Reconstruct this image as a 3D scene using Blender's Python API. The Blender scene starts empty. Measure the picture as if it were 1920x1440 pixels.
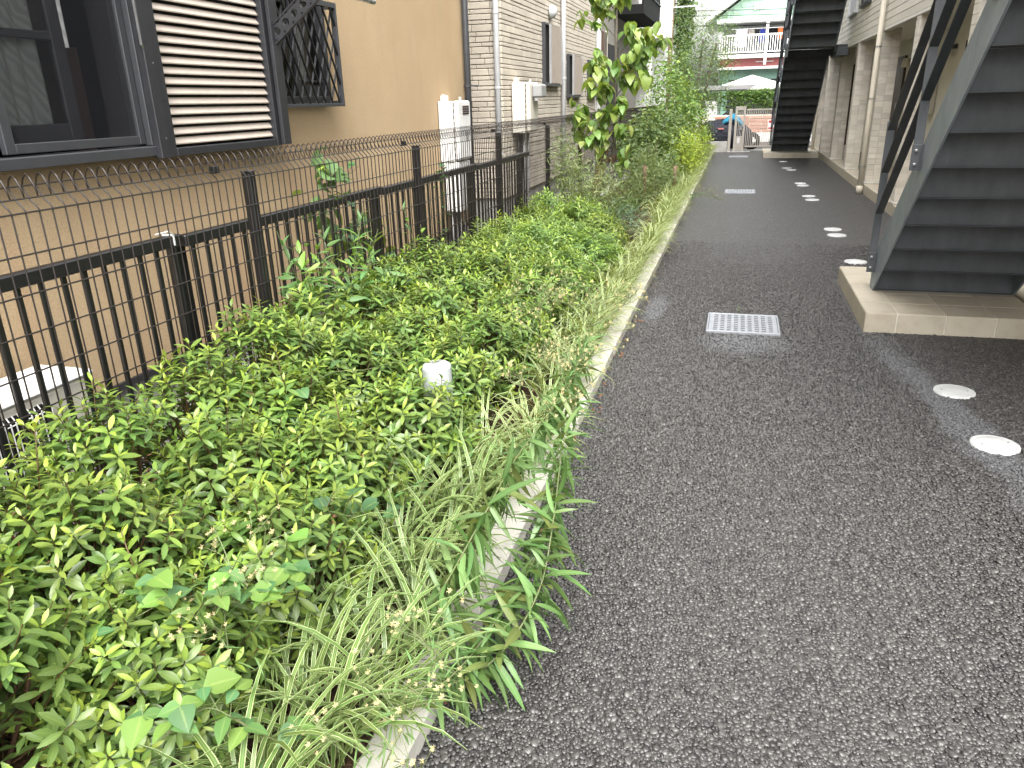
import bpy, math, random
import numpy as np
from mathutils import Vector, Matrix

random.seed(11)
rng = np.random.default_rng(11)
R = math.radians
scene = bpy.context.scene
COL = scene.collection

# ------------------------------------------------------------------ camera
F_PX = 1410.0
yv = np.array([431.0, 540.0, -F_PX]); yv /= np.linalg.norm(yv)      # world Y seen from the camera
zv = np.array([-103.0, 3745.0, F_PX]); zv -= yv * zv.dot(yv); zv /= np.linalg.norm(zv)
xv = np.cross(yv, zv)
cam_d = bpy.data.cameras.new('camera')
cam_d.sensor_width = 36.0
cam_d.lens = F_PX / 1920.0 * 36.0
cam_d.clip_start = 0.05
cam_d.clip_end = 600.0
cam = bpy.data.objects.new('camera', cam_d)
COL.objects.link(cam)
m3 = Matrix((xv.tolist(), yv.tolist(), zv.tolist()))
cam.matrix_world = Matrix.Translation((0, 0, 1.55)) @ m3.to_4x4()
scene.camera = cam

# ------------------------------------------------------------------ light: bright overcast
SUN_EL, SUN_AZ = R(56), R(162)
world = bpy.data.worlds.new('World')
scene.world = world
world.use_nodes = True
wn = world.node_tree.nodes; wl = world.node_tree.links
wn.clear()
sky = wn.new('ShaderNodeTexSky'); sky.sky_type = 'NISHITA'; sky.sun_disc = False
sky.sun_elevation = SUN_EL; sky.sun_rotation = SUN_AZ
sky.air_density = 1.6; sky.dust_density = 6.0; sky.ozone_density = 0.6
hs = wn.new('ShaderNodeHueSaturation'); hs.inputs['Saturation'].default_value = 0.16
bg = wn.new('ShaderNodeBackground'); bg.inputs['Strength'].default_value = 0.15
wo = wn.new('ShaderNodeOutputWorld')
wl.new(sky.outputs[0], hs.inputs['Color']); wl.new(hs.outputs[0], bg.inputs['Color']); wl.new(bg.outputs[0], wo.inputs['Surface'])
sun_d = bpy.data.lights.new('sun', 'SUN'); sun_d.energy = 1.05; sun_d.angle = R(60); sun_d.color = (1.0, 0.965, 0.91)
sun = bpy.data.objects.new('sun', sun_d); COL.objects.link(sun)
sd = Vector((math.sin(SUN_AZ) * math.cos(SUN_EL), math.cos(SUN_AZ) * math.cos(SUN_EL), math.sin(SUN_EL)))
sun.rotation_euler = sd.to_track_quat('Z', 'Y').to_euler()
scene.view_settings.view_transform = 'Standard'
scene.view_settings.look = 'None'
scene.view_settings.exposure = 2.05
scene.view_settings.gamma = 1.0
scene.view_settings.use_curve_mapping = False
scene.render.resolution_x = 1024; scene.render.resolution_y = 768
try:
    scene.cycles.max_bounces = 6; scene.cycles.transparent_max_bounces = 6
    scene.cycles.caustics_reflective = False; scene.cycles.caustics_refractive = False
except Exception:
    pass

# ------------------------------------------------------------------ geometry helpers
class G:
    """vertices, quads, tris and a colour per vertex, kept as arrays"""
    def __init__(s):
        s.v = []; s.q = []; s.t = []; s.c = []; s.n = 0
    def add(s, V, Q=None, T=None, C=None):
        V = np.asarray(V, float).reshape(-1, 3)
        if Q is not None and len(Q): s.q.append(np.asarray(Q, int).reshape(-1, 4) + s.n)
        if T is not None and len(T): s.t.append(np.asarray(T, int).reshape(-1, 3) + s.n)
        if C is None: C = np.tile((0.5, 0.5, 0.5, 0.0), (len(V), 1))
        C = np.asarray(C, float)
        if C.ndim == 1: C = np.tile(C, (len(V), 1))
        s.v.append(V); s.c.append(C); s.n += len(V)
        return s
    def arrays(s):
        V = np.concatenate(s.v); C = np.concatenate(s.c)
        Q = np.concatenate(s.q) if s.q else np.zeros((0, 4), int)
        T = np.concatenate(s.t) if s.t else np.zeros((0, 3), int)
        return V, Q, T, C
    def put(s, o, M=None):
        """append another G, transformed by a 4x4"""
        V, Q, T, C = o.arrays()
        if M is not None:
            M = np.asarray(M); V = V @ M[:3, :3].T + M[:3, 3]
        return s.add(V, Q, T, C)
    # -- solid shapes
    def box(s, x0, x1, y0, y1, z0, z1, c=0.0, C=None):
        if x0 > x1: x0, x1 = x1, x0
        if y0 > y1: y0, y1 = y1, y0
        if z0 > z1: z0, z1 = z1, z0
        return s.obox(((x0 + x1) / 2, (y0 + y1) / 2, (z0 + z1) / 2), ((x1 - x0) / 2, (y1 - y0) / 2, (z1 - z0) / 2), c=c, C=C)
    def obox(s, cen, h, M=None, c=0.0, C=None):
        h = np.asarray(h, float)
        if c <= 0:
            V = np.array([(x, y, z) for x in (-1, 1) for y in (-1, 1) for z in (-1, 1)], float) * h
            Q = [(0, 1, 3, 2), (4, 6, 7, 5), (0, 4, 5, 1), (2, 3, 7, 6), (0, 2, 6, 4), (1, 5, 7, 3)]
            T = None
        else:
            c = min(c, h.min() * 0.8)
            V = []; idx = {}
            for x in (-1, 1):
                for y in (-1, 1):
                    for z in (-1, 1):
                        for a in range(3):
                            p = np.array([x, y, z], float) * (h - c); p[a] = (x, y, z)[a] * h[a]
                            idx[(x, y, z, a)] = len(V); V.append(p)
            V = np.array(V); Q = []; T = []
            for a in range(3):
                b, d = [(1, 2), (2, 0), (0, 1)][a]
                for sg in (-1, 1):
                    f = []
                    for (u, w) in ((-1, -1), (1, -1), (1, 1), (-1, 1)):
                        k = [0, 0, 0]; k[a] = sg; k[b] = u; k[d] = w; f.append(idx[(*k, a)])
                    Q.append(f if sg > 0 else f[::-1])
            for a in range(3):
                b, d = [(1, 2), (2, 0), (0, 1)][a]
                for u in (-1, 1):
                    for w in (-1, 1):
                        f = []
                        for (t, ax) in ((-1, b), (1, b), (1, d), (-1, d)):
                            k = [0, 0, 0]; k[a] = t; k[b] = u; k[d] = w; f.append(idx[(*k, ax)])
                        Q.append(f if u * w > 0 else f[::-1])
            for x in (-1, 1):
                for y in (-1, 1):
                    for z in (-1, 1):
                        f = [idx[(x, y, z, a)] for a in range(3)]
                        T.append(f if x * y * z > 0 else f[::-1])
        if M is not None: V = V @ np.asarray(M).T
        return s.add(V + np.asarray(cen, float), Q, T, C)
    def bar(s, p0, p1, w, h, side=(0, 0, 1), c=0.0, C=None):
        """rectangular bar p0->p1; h along 'side' projected, w across"""
        p0 = np.asarray(p0, float); p1 = np.asarray(p1, float)
        d = p1 - p0; L = np.linalg.norm(d); d = d / L
        u = np.asarray(side, float); u = u - d * u.dot(d); u /= np.linalg.norm(u)
        x = np.cross(d, u)
        M = np.array([x, d, u]).T
        return s.obox((p0 + p1) / 2, (w / 2, L / 2, h / 2), M, c=c, C=C)
    def tube(s, P, r, n=6, cap=True, C=None):
        P = np.asarray(P, float); m = len(P)
        r = np.broadcast_to(np.asarray(r, float), (m,))
        d = np.gradient(P, axis=0); d /= np.linalg.norm(d, axis=1)[:, None] + 1e-12
        u = np.array([0.31, 0.17, 0.93]) if abs(d[0][2]) < 0.9 else np.array([0.9, 0.1, 0.3])
        V = []
        for i in range(m):
            u = u - d[i] * u.dot(d[i]); u /= np.linalg.norm(u) + 1e-12
            w = np.cross(d[i], u)
            for k in range(n):
                a = 2 * math.pi * k / n
                V.append(P[i] + r[i] * (u * math.cos(a) + w * math.sin(a)))
        Q = [(i * n + k, i * n + (k + 1) % n, (i + 1) * n + (k + 1) % n, (i + 1) * n + k) for i in range(m - 1) for k in range(n)]
        T = []
        if cap:
            V += [P[0], P[-1]]; a = m * n; b = a + 1
            T = [(a, (k + 1) % n, k) for k in range(n)] + [(b, (m - 1) * n + k, (m - 1) * n + (k + 1) % n) for k in range(n)]
        return s.add(V, Q, T, C)
    def cyl(s, cen, r, z0, z1, n=20, c=0.0, r2=None):
        x, y = cen; r2 = r if r2 is None else r2
        if c > 0: return s.lathe(cen, [(0, z0), (r, z0), (r2, z1 - c), (r2 - c, z1), (0, z1)], n)
        return s.lathe(cen, [(0, z0), (r, z0), (r2, z1), (0, z1)], n)
    def lathe(s, cen, prof, n=20):
        V = []; m = len(prof)
        for (r, z) in prof:
            for k in range(n):
                a = 2 * math.pi * k / n
                V.append((cen[0] + max(r, 1e-5) * math.cos(a), cen[1] + max(r, 1e-5) * math.sin(a), z))
        Q = [(i * n + k, i * n + (k + 1) % n, (i + 1) * n + (k + 1) % n, (i + 1) * n + k) for i in range(m - 1) for k in range(n)]
        return s.add(V, Q)
    def plate(s, x, y0, y1, z0, z1):
        return s.add([(x, y0, z0), (x, y1, z0), (x, y1, z1), (x, y0, z1)], [(0, 1, 2, 3)])
    def prism(s, poly, axis, a0, a1):
        """extrude a convex polygon given in the two other axes, along axis"""
        n = len(poly); V = []
        for a in (a0, a1):
            for (p, q) in poly:
                k = [p, q]; k.insert(axis, a); V.append(k)
        g = s
        Q = [(i, (i + 1) % n, n + (i + 1) % n, n + i) for i in range(n)]
        T = [(0, i + 1, i) for i in range(1, n - 1)] + [(n, n + i, n + i + 1) for i in range(1, n - 1)]
        return g.add(V, Q, T)
    def mesh(s, name, smooth=False, col=False):
        V, Q, T, C = s.arrays()
        me = bpy.data.meshes.new(name)
        nq, nt = len(Q), len(T)
        me.vertices.add(len(V)); me.vertices.foreach_set('co', V.astype(np.float32).ravel())
        me.loops.add(nq * 4 + nt * 3)
        me.loops.foreach_set('vertex_index', np.concatenate([Q.ravel(), T.ravel()]).astype(np.int32))
        me.polygons.add(nq + nt)
        st = np.concatenate([np.arange(nq) * 4, nq * 4 + np.arange(nt) * 3]).astype(np.int32)
        me.polygons.foreach_set('loop_start', st)
        me.polygons.foreach_set('use_smooth', np.full(nq + nt, bool(smooth)))
        if col:
            a = me.color_attributes.new('Col', 'FLOAT_COLOR', 'POINT')
            a.data.foreach_set('color', C.astype(np.float32).ravel())
        me.update(calc_edges=True)
        return me

def ob(name, me, mat=None, parent=None, loc=None, rot=None, M=None, scale=None):
    if isinstance(me, G): me = me.mesh(name)
    o = bpy.data.objects.new(name, me)
    if mat is not None and me is not None and not me.materials: me.materials.append(mat)
    COL.objects.link(o)
    if parent is not None: o.parent = parent
    if M is not None: o.matrix_local = M
    if loc is not None: o.location = loc
    if rot is not None: o.rotation_euler = rot
    if scale is not None: o.scale = scale if hasattr(scale, '__len__') else (scale,) * 3
    return o

def empty(name, loc=(0, 0, 0), rz=0.0):
    o = bpy.data.objects.new(name, None); o.empty_display_size = 0.1
    COL.objects.link(o); o.location = loc; o.rotation_euler = (0, 0, rz)
    return o

def tag(o, label=None, cat=None, group=None, kind=None):
    if label: o['label'] = label
    if cat: o['category'] = cat
    if group: o['group'] = group
    if kind: o['kind'] = kind
    return o

def part(parent, name, mat, g, smooth=False):
    """part built in world coordinates under an unrotated thing"""
    me = g.mesh(name, smooth=smooth)
    o = ob(name, me, mat, parent)
    p = parent
    off = Vector((0, 0, 0))
    while p is not None:
        off += p.location; p = p.parent
    o.location = -off
    return o

def frame(pos, d, up=(0, 0, 1)):
    d = np.asarray(d, float); d = d / np.linalg.norm(d)
    u = np.asarray(up, float); u = u - d * u.dot(d)
    if np.linalg.norm(u) < 1e-4:
        u = np.array([1.0, 0.2, 0]); u = u - d * u.dot(d)
    u /= np.linalg.norm(u); x = np.cross(d, u)
    M = np.eye(4); M[:3, 0] = x; M[:3, 1] = d; M[:3, 2] = u; M[:3, 3] = pos
    return M

def MX(M): return Matrix([list(map(float, r)) for r in np.asarray(M)])

def sph(az, el): return np.array([math.cos(el) * math.cos(az), math.cos(el) * math.sin(az), math.sin(el)])

def U(a, b): return random.uniform(a, b)

# ------------------------------------------------------------------ materials
class NT:
    def __init__(s, name):
        s.m = bpy.data.materials.new(name); s.m.use_nodes = True
        s.n = s.m.node_tree.nodes; s.l = s.m.node_tree.links
        s.n.clear(); s.out = s.n.new('ShaderNodeOutputMaterial')
        s._pos = None
    def new(s, t, **k):
        n = s.n.new(t)
        for a, b in k.items(): setattr(n, a, b)
        return n
    def link(s, a, b): s.l.new(a, b)
    def pos(s):
        if s._pos is None: s._pos = s.new('ShaderNodeNewGeometry').outputs['Position']
        return s._pos
    def noise(s, scale=5, detail=4, rough=0.55, stretch=None, dist=0.0):
        n = s.new('ShaderNodeTexNoise'); n.inputs['Scale'].default_value = scale
        n.inputs['Detail'].default_value = detail; n.inputs['Roughness'].default_value = rough
        n.inputs['Distortion'].default_value = dist
        v = s.pos()
        if stretch:
            m = s.new('ShaderNodeVectorMath', operation='MULTIPLY'); m.inputs[1].default_value = stretch
            s.link(v, m.inputs[0]); v = m.outputs[0]
        s.link(v, n.inputs['Vector'])
        return n.outputs['Fac']
    def voro(s, scale=50, feature='F1', rnd=1.0, dim='3D', stretch=None):
        n = s.new('ShaderNodeTexVoronoi', feature=feature, voronoi_dimensions=dim)
        n.inputs['Scale'].default_value = scale; n.inputs['Randomness'].default_value = rnd
        v = s.pos()
        if stretch:
            m = s.new('ShaderNodeVectorMath', operation='MULTIPLY'); m.inputs[1].default_value = stretch
            s.link(v, m.inputs[0]); v = m.outputs[0]
        s.link(v, n.inputs['Vector'])
        return n
    def ramp(s, fac, a, b, ca=(0, 0, 0, 1), cb=(1, 1, 1, 1)):
        r = s.new('ShaderNodeValToRGB')
        r.color_ramp.elements[0].position = a; r.color_ramp.elements[1].position = b
        r.color_ramp.elements[0].color = ca if len(ca) == 4 else (*ca, 1)
        r.color_ramp.elements[1].color = cb if len(cb) == 4 else (*cb, 1)
        s.link(fac, r.inputs[0]); return r.outputs[0]
    def mix(s, fac, a, b, mode='MIX'):
        m = s.new('ShaderNodeMix', data_type='RGBA', blend_type=mode)
        for k, v in ((0, fac), (6, a), (7, b)):
            if hasattr(v, 'is_output'): s.link(v, m.inputs[k])
            elif k == 0: m.inputs[0].default_value = v
            else: m.inputs[k].default_value = v if len(v) == 4 else (*v, 1)
        return m.outputs[2]
    def math(s, op, a, b=None, c=None):
        m = s.new('ShaderNodeMath', operation=op)
        for i, v in enumerate((a, b, c)):
            if v is None: continue
            if hasattr(v, 'is_output'): s.link(v, m.inputs[i])
            else: m.inputs[i].default_value = v
        return m.outputs[0]
    def bump(s, h, strength=0.3, dist=0.01, normal=None):
        b = s.new('ShaderNodeBump'); b.inputs['Strength'].default_value = strength; b.inputs['Distance'].default_value = dist
        s.link(h, b.inputs['Height'])
        if normal is not None: s.link(normal, b.inputs['Normal'])
        return b.outputs[0]
    def pbr(s, color, rough=0.6, metal=0.0, normal=None, spec=0.5, extra=None):
        p = s.new('ShaderNodeBsdfPrincipled')
        for k, v in (('Base Color', color), ('Roughness', rough), ('Metallic', metal), ('Specular IOR Level', spec)):
            if hasattr(v, 'is_output'): s.link(v, p.inputs[k])
            else: p.inputs[k].default_value = (*v, 1) if k == 'Base Color' and len(v) == 3 else v
        if normal is not None: s.link(normal, p.inputs['Normal'])
        for k, v in (extra or {}).items(): p.inputs[k].default_value = v
        s.link(p.outputs[0], s.out.inputs['Surface'])
        return s.m

def pm(name, c1, c2=None, scale=6.0, rough=0.6, metal=0.0, bump=0.0, bscale=80.0, bdist=0.004, spec=0.5, detail=5, stretch=None, rvar=0.12, objvar=0.0, lo=0.3, hi=0.7):
    """two-tone weathered surface with fine relief"""
    t = NT(name)
    c2 = c2 or tuple(x * 0.8 for x in c1)
    f = t.ramp(t.noise(scale, detail, 0.6, stretch), lo, hi)
    col = t.mix(f, c1, c2)
    if objvar:
        oi = t.new('ShaderNodeObjectInfo')
        h = t.new('ShaderNodeHueSaturation')
        t.link(t.math('MULTIPLY_ADD', oi.outputs['Random'], objvar * 2, 1 - objvar), h.inputs['Value'])
        t.link(col, h.inputs['Color']); col = h.outputs[0]
    r = t.math('MULTIPLY_ADD', t.noise(scale * 2.3, 3), rvar * 2, rough - rvar)
    nrm = t.bump(t.noise(bscale, 3), bump, bdist) if bump else None
    return t.pbr(col, r, metal, nrm, spec)

def leafmat(name, rough=0.42, trans=0.32, objvar=0.18, rib=0.35, spec=0.5, stripe=None, mottle=0.25):
    t = NT(name)
    at = t.new('ShaderNodeAttribute', attribute_name='Col')
    oi = t.new('ShaderNodeObjectInfo')
    col = at.outputs['Color']
    nz = t.noise(55, 2)
    h = t.new('ShaderNodeHueSaturation')
    t.link(t.math('MULTIPLY_ADD', oi.outputs['Random'], objvar * 2, 1 - objvar), h.inputs['Value'])
    t.link(t.math('MULTIPLY_ADD', oi.outputs['Random'], 0.025, 0.4875), h.inputs['Hue'])
    t.link(col, h.inputs['Color']); col = h.outputs[0]
    col = t.mix(t.math('MULTIPLY', t.ramp(nz, 0.45, 0.75), mottle), col, (0.16, 0.17, 0.05), 'MIX')
    if stripe:
        f = t.ramp(at.outputs['Alpha'], stripe - 0.06, stripe + 0.06)
        col = t.mix(f, col, (0.40, 0.45, 0.225))
        f2 = t.ramp(at.outputs['Alpha'], 0.05, 0.10)
        col = t.mix(t.math('MULTIPLY', t.math('SUBTRACT', 1.0, f2), 0.35), col, (0.42, 0.46, 0.2))
    elif rib:
        f = t.ramp(at.outputs['Alpha'], 0.04, 0.14)
        col = t.mix(t.math('MULTIPLY', t.math('SUBTRACT', 1.0, f), rib), col, (0.30, 0.36, 0.12))
    p = t.new('ShaderNodeBsdfPrincipled')
    t.link(col, p.inputs['Base Color']); p.inputs['Roughness'].default_value = rough
    p.inputs['Specular IOR Level'].default_value = spec
    tr = t.new('ShaderNodeBsdfTranslucent')
    tc = t.mix(1.0, col, (1.25, 1.2, 0.55, 1), 'MULTIPLY')
    t.link(tc, tr.inputs['Color'])
    mx = t.new('ShaderNodeMixShader'); mx.inputs[0].default_value = trans
    t.link(p.outputs[0], mx.inputs[1]); t.link(tr.outputs[0], mx.inputs[2])
    t.link(mx.outputs[0], t.out.inputs['Surface'])
    return t.m

# ------------------------------------------------------------------ material set
def asphalt_stain(t, col, amount=1.0):
    """pale mineral film below the drain, by the kerb and along the plinth corner"""
    x = t.new('ShaderNodeSeparateXYZ'); t.link(t.pos(), x.inputs[0])
    X, Y = x.outputs[0], x.outputs[1]
    def blob(cx, cy, rx, ry):
        a = t.math('DIVIDE', t.math('SUBTRACT', X, cx), rx); b = t.math('DIVIDE', t.math('SUBTRACT', Y, cy), ry)
        d = t.math('SQRT', t.math('ADD', t.math('MULTIPLY', a, a), t.math('MULTIPLY', b, b)))
        return t.math('MAXIMUM', t.math('SUBTRACT', 1.0, d), 0.0)
    f = blob(0.13, 5.05, 0.36, 0.32)
    f = t.math('ADD', f, t.math('MULTIPLY', blob(-0.53, 5.85, 0.10, 0.5), 1.5))
    # strip running from the plinth corner past the drain caps
    u = t.math('SUBTRACT', t.math('ADD', X, t.math('MULTIPLY_ADD', t.noise(3.5, 3), 0.3, -0.15)), t.math('MULTIPLY_ADD', Y, -0.13, 1.68))
    w = t.math('MAXIMUM', t.math('SUBTRACT', 1.0, t.math('ABSOLUTE', t.math('DIVIDE', u, 0.13))), 0.0)
    s = t.math('MULTIPLY', w, t.math('MAXIMUM', t.math('SUBTRACT', 1.0, t.math('ABSOLUTE', t.math('DIVIDE', t.math('SUBTRACT', Y, 4.1), 1.6))), 0.0))
    f = t.math('ADD', f, t.math('MULTIPLY', s, 1.6))
    f = t.math('MULTIPLY', f, t.math('MULTIPLY', t.noise(26, 5, 0.7), amount))
    f = t.math('MINIMUM', f, 0.32)
    return t.mix(f, col, (0.15, 0.158, 0.175))

def mat_asphalt():
    t = NT('asphalt')
    v = t.voro(95, 'F1', 1.0)
    rgb = t.new('ShaderNodeSeparateColor'); t.link(v.outputs['Color'], rgb.inputs[0])
    stone = t.ramp(rgb.outputs[0], 0.0, 1.0, (0.025, 0.0242, 0.0238), (0.098, 0.094, 0.0905))
    gap = t.ramp(v.outputs['Distance'], 0.55, 0.95)
    col = t.mix(t.math('MULTIPLY', gap, 0.85), stone, (0.008, 0.008, 0.008))
    gr = t.ramp(t.noise(34, 6, 0.75), 0.36, 0.66)
    col = t.mix(t.math('MULTIPLY', gr, 0.6), col, t.mix(1.0, col, (0.35, 0.35, 0.35), 'MULTIPLY'))
    big = t.ramp(t.noise(1.1, 4), 0.35, 0.7)
    col = t.mix(t.math('MULTIPLY', big, 0.35), col, t.mix(1.0, col, (0.55, 0.55, 0.56), 'MULTIPLY'))
    col = asphalt_stain(t, col)
    h = t.math('SUBTRACT', 1.0, v.outputs['Distance'])
    n = t.bump(h, 0.9, 0.007)
    r = t.math('MULTIPLY_ADD', rgb.outputs[1], 0.25, 0.38)
    return t.pbr(col, r, 0.0, n, 0.5)

def mat_stones():
    t = NT('bitumen_stone')
    oi = t.new('ShaderNodeObjectInfo')
    c = t.ramp(oi.outputs['Random'], 0.0, 1.0, (0.015, 0.0145, 0.0142), (0.060, 0.0575, 0.055))
    c = t.mix(t.math('MULTIPLY', t.ramp(t.noise(190, 3), 0.55, 0.75), 0.5), c, (0.10, 0.096, 0.092))
    c = asphalt_stain(t, c)
    n = t.bump(t.noise(420, 3), 0.35, 0.0012)
    return t.pbr(c, t.math('MULTIPLY_ADD', t.noise(140, 2), 0.35, 0.2), 0.0, n, 0.5)

def mat_stucco():
    t = NT('tan_stucco')
    base = t.mix(t.ramp(t.noise(0.9, 5, 0.6), 0.3, 0.7), (0.49, 0.372, 0.232), (0.42, 0.31, 0.188))
    st = t.ramp(t.noise(2.2, 4, 0.6, (1, 1.6, 0.22)), 0.52, 0.72)
    base = t.mix(t.math('MULTIPLY', st, 0.45), base, (0.45, 0.29, 0.17))
    grime = t.ramp(t.noise(3.0, 4, 0.6, (1, 2.0, 0.35)), 0.55, 0.8)
    base = t.mix(t.math('MULTIPLY', grime, 0.3), base, (0.30, 0.235, 0.17))
    grain = t.ramp(t.noise(105, 4, 0.75), 0.36, 0.62)
    base = t.mix(t.math('MULTIPLY', grain, 0.6), base, t.mix(1.0, base, (0.60, 0.57, 0.54), 'MULTIPLY'))
    h = t.noise(105, 4, 0.75)
    return t.pbr(base, 0.88, 0, t.bump(h, 0.8, 0.008), 0.25)

def mat_screen(name, c, alpha):
    t = NT(name)
    d = t.new('ShaderNodeBsdfDiffuse'); d.inputs['Color'].default_value = (*c, 1)
    tr = t.new('ShaderNodeBsdfTransparent')
    m = t.new('ShaderNodeMixShader'); m.inputs[0].default_value = alpha
    t.link(tr.outputs[0], m.inputs[1]); t.link(d.outputs[0], m.inputs[2]); t.link(m.outputs[0], t.out.inputs[0])
    return t.m

def mat_glass(name, tint=(0.88, 0.92, 0.92), gloss=0.07):
    t = NT(name)
    tr = t.new('ShaderNodeBsdfTransparent'); tr.inputs['Color'].default_value = (*tint, 1)
    g = t.new('ShaderNodeBsdfGlossy'); g.inputs['Roughness'].default_value = 0.03
    fr = t.new('ShaderNodeFresnel'); fr.inputs['IOR'].default_value = 1.5
    f = t.math('MAXIMUM', fr.outputs[0], gloss)
    m = t.new('ShaderNodeMixShader'); t.link(f, m.inputs[0])
    t.link(tr.outputs[0], m.inputs[1]); t.link(g.outputs[0], m.inputs[2]); t.link(m.outputs[0], t.out.inputs[0])
    return t.m

def mat_lace():
    t = NT('lace')
    w = t.new('ShaderNodeTexWave', wave_type='RINGS'); w.inputs['Scale'].default_value = 9; w.inputs['Distortion'].default_value = 7; w.inputs['Detail'].default_value = 3
    t.link(t.pos(), w.inputs['Vector'])
    c = t.mix(t.ramp(w.outputs['Fac'], 0.3, 0.7), (0.72, 0.73, 0.74), (0.92, 0.92, 0.92))
    return t.pbr(c, 0.9, 0, None, 0.1)

def mat_galv(name, c1, c2, rough=0.48, metal=0.55):
    t = NT(name)
    f = t.ramp(t.noise(7, 5, 0.65, (1, 1, 0.35)), 0.32, 0.68)
    c = t.mix(f, c1, c2)
    sp = t.voro(60, 'F1'); rr = t.new('ShaderNodeSeparateColor'); t.link(sp.outputs['Color'], rr.inputs[0])
    c = t.mix(t.math('MULTIPLY', rr.outputs[0], 0.25), c, tuple(min(1, x * 1.5) for x in c1))
    dr = t.ramp(t.noise(24, 5, 0.7, (1, 1, 0.2)), 0.62, 0.75)
    c = t.mix(t.math('MULTIPLY', dr, 0.45), c, tuple(min(1, x * 2.1) for x in c1))
    return t.pbr(c, t.math('MULTIPLY_ADD', t.noise(9, 4), 0.3, rough - 0.15), metal, t.bump(t.noise(40, 3), 0.08, 0.003), 0.5)

def mat_plinth():
    t = NT('plinth_tile')
    oi = t.new('ShaderNodeObjectInfo')
    c = t.mix(t.ramp(t.noise(3.5, 6, 0.65), 0.3, 0.7), (0.42, 0.38, 0.31), (0.34, 0.305, 0.24))
    c = t.mix(t.math('MULTIPLY', t.ramp(t.noise(14, 5, 0.7), 0.5, 0.8), 0.35), c, (0.25, 0.21, 0.155))
    h = t.new('ShaderNodeHueSaturation'); t.link(t.math('MULTIPLY_ADD', oi.outputs['Random'], 0.16, 0.92), h.inputs['Value']); t.link(c, h.inputs['Color'])
    return t.pbr(h.outputs[0], t.math('MULTIPLY_ADD', t.noise(8, 4), 0.3, 0.35), 0, t.bump(t.noise(60, 4), 0.1, 0.003), 0.4)

def mat_bark(name, c1, c2):
    t = NT(name)
    f = t.ramp(t.noise(38, 5, 0.7, (1, 1, 0.2)), 0.35, 0.65)
    return t.pbr(t.mix(f, c1, c2), 0.85, 0, t.bump(t.noise(60, 4, 0.7, (1, 1, 0.25)), 0.7, 0.006), 0.2)

M_ASPH = mat_asphalt(); M_STONE = mat_stones(); M_STUCCO = mat_stucco()
M_GROUND = pm('ground_concrete', (0.22, 0.21, 0.20), (0.15, 0.145, 0.14), 2.0, 0.9, bump=0.4, bscale=60)
M_SOIL = pm('soil', (0.075, 0.045, 0.028), (0.03, 0.02, 0.013), 9, 0.95, bump=1.0, bscale=70, bdist=0.02, spec=0.15)
M_KERB = pm('kerb_concrete', (0.45, 0.435, 0.395), (0.29, 0.28, 0.245), 5, 0.85, bump=0.35, bscale=150, spec=0.25, objvar=0.06, lo=0.35, hi=0.8)
M_CONC = pm('grey_concrete', (0.33, 0.325, 0.31), (0.23, 0.225, 0.21), 4, 0.9, bump=0.4, bscale=120, spec=0.2)
M_ALU = pm('dark_grey_aluminium', (0.038, 0.039, 0.044), (0.030, 0.031, 0.035), 14, 0.42, 0.35, rvar=0.08)
M_ALU2 = pm('mid_grey_aluminium', (0.056, 0.058, 0.064), (0.046, 0.048, 0.053), 14, 0.42, 0.3, rvar=0.08)
M_BLACK = pm('black_aluminium', (0.008, 0.008, 0.0085), (0.013, 0.013, 0.013), 20, 0.34, 0.0, rvar=0.08)
M_WIRE = pm('dark_brown_wire', (0.010, 0.007, 0.006), (0.015, 0.010, 0.008), 20, 0.4, 0.0, rvar=0.06)
M_SLAT = pm('beige_slat', (0.41, 0.355, 0.305), (0.37, 0.32, 0.275), 6, 0.5, objvar=0.04)
M_SLATEDGE = pm('brown_slat_edge', (0.11, 0.075, 0.065), None, 6, 0.5)
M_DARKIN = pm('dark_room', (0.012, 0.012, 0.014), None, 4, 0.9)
M_REDIN = pm('reddish_furniture', (0.03, 0.012, 0.009), None, 4, 0.7)
M_LACE = mat_lace()
M_SCREEN = mat_screen('insect_screen', (0.022, 0.023, 0.026), 0.25)
M_GLASS = mat_glass('window_glass')
M_STEELPOLE = pm('stainless_pole', (0.5, 0.5, 0.5), None, 10, 0.3, 0.9)
M_WHITEP = pm('white_appliance', (0.70, 0.70, 0.69), (0.60, 0.60, 0.585), 5, 0.45, objvar=0.03)
M_CREAMP = pm('cream_appliance', (0.62, 0.59, 0.52), (0.52, 0.49, 0.43), 5, 0.5)
M_GREYP = pm('grey_plastic', (0.30, 0.30, 0.30), (0.24, 0.24, 0.24), 8, 0.5)
M_RUST = pm('dark_vent', (0.05, 0.022, 0.016), None, 20, 0.8)
M_PIPED = pm('dark_pipe', (0.045, 0.047, 0.052), None, 10, 0.4)
M_PIPEL = pm('pale_grey_pipe', (0.50, 0.51, 0.52), (0.42, 0.43, 0.44), 6, 0.45)
M_PIPEC = pm('cream_pipe', (0.56, 0.52, 0.43), (0.49, 0.45, 0.37), 4, 0.42)
M_BRICK = pm('siding_brick', (0.50, 0.455, 0.385), (0.41, 0.37, 0.31), 3.5, 0.85, bump=0.5, bscale=75, bdist=0.006, spec=0.2, objvar=0.10)
M_JOINT = pm('siding_joint', (0.20, 0.175, 0.14), None, 8, 0.9)
M_TILE = pm('column_tile', (0.55, 0.515, 0.455), (0.45, 0.415, 0.36), 5, 0.8, bump=0.25, bscale=90, spec=0.25, objvar=0.13, stretch=(1, 1, 4))
M_TILEJ = pm('tile_joint', (0.62, 0.60, 0.55), None, 8, 0.9)
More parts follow.
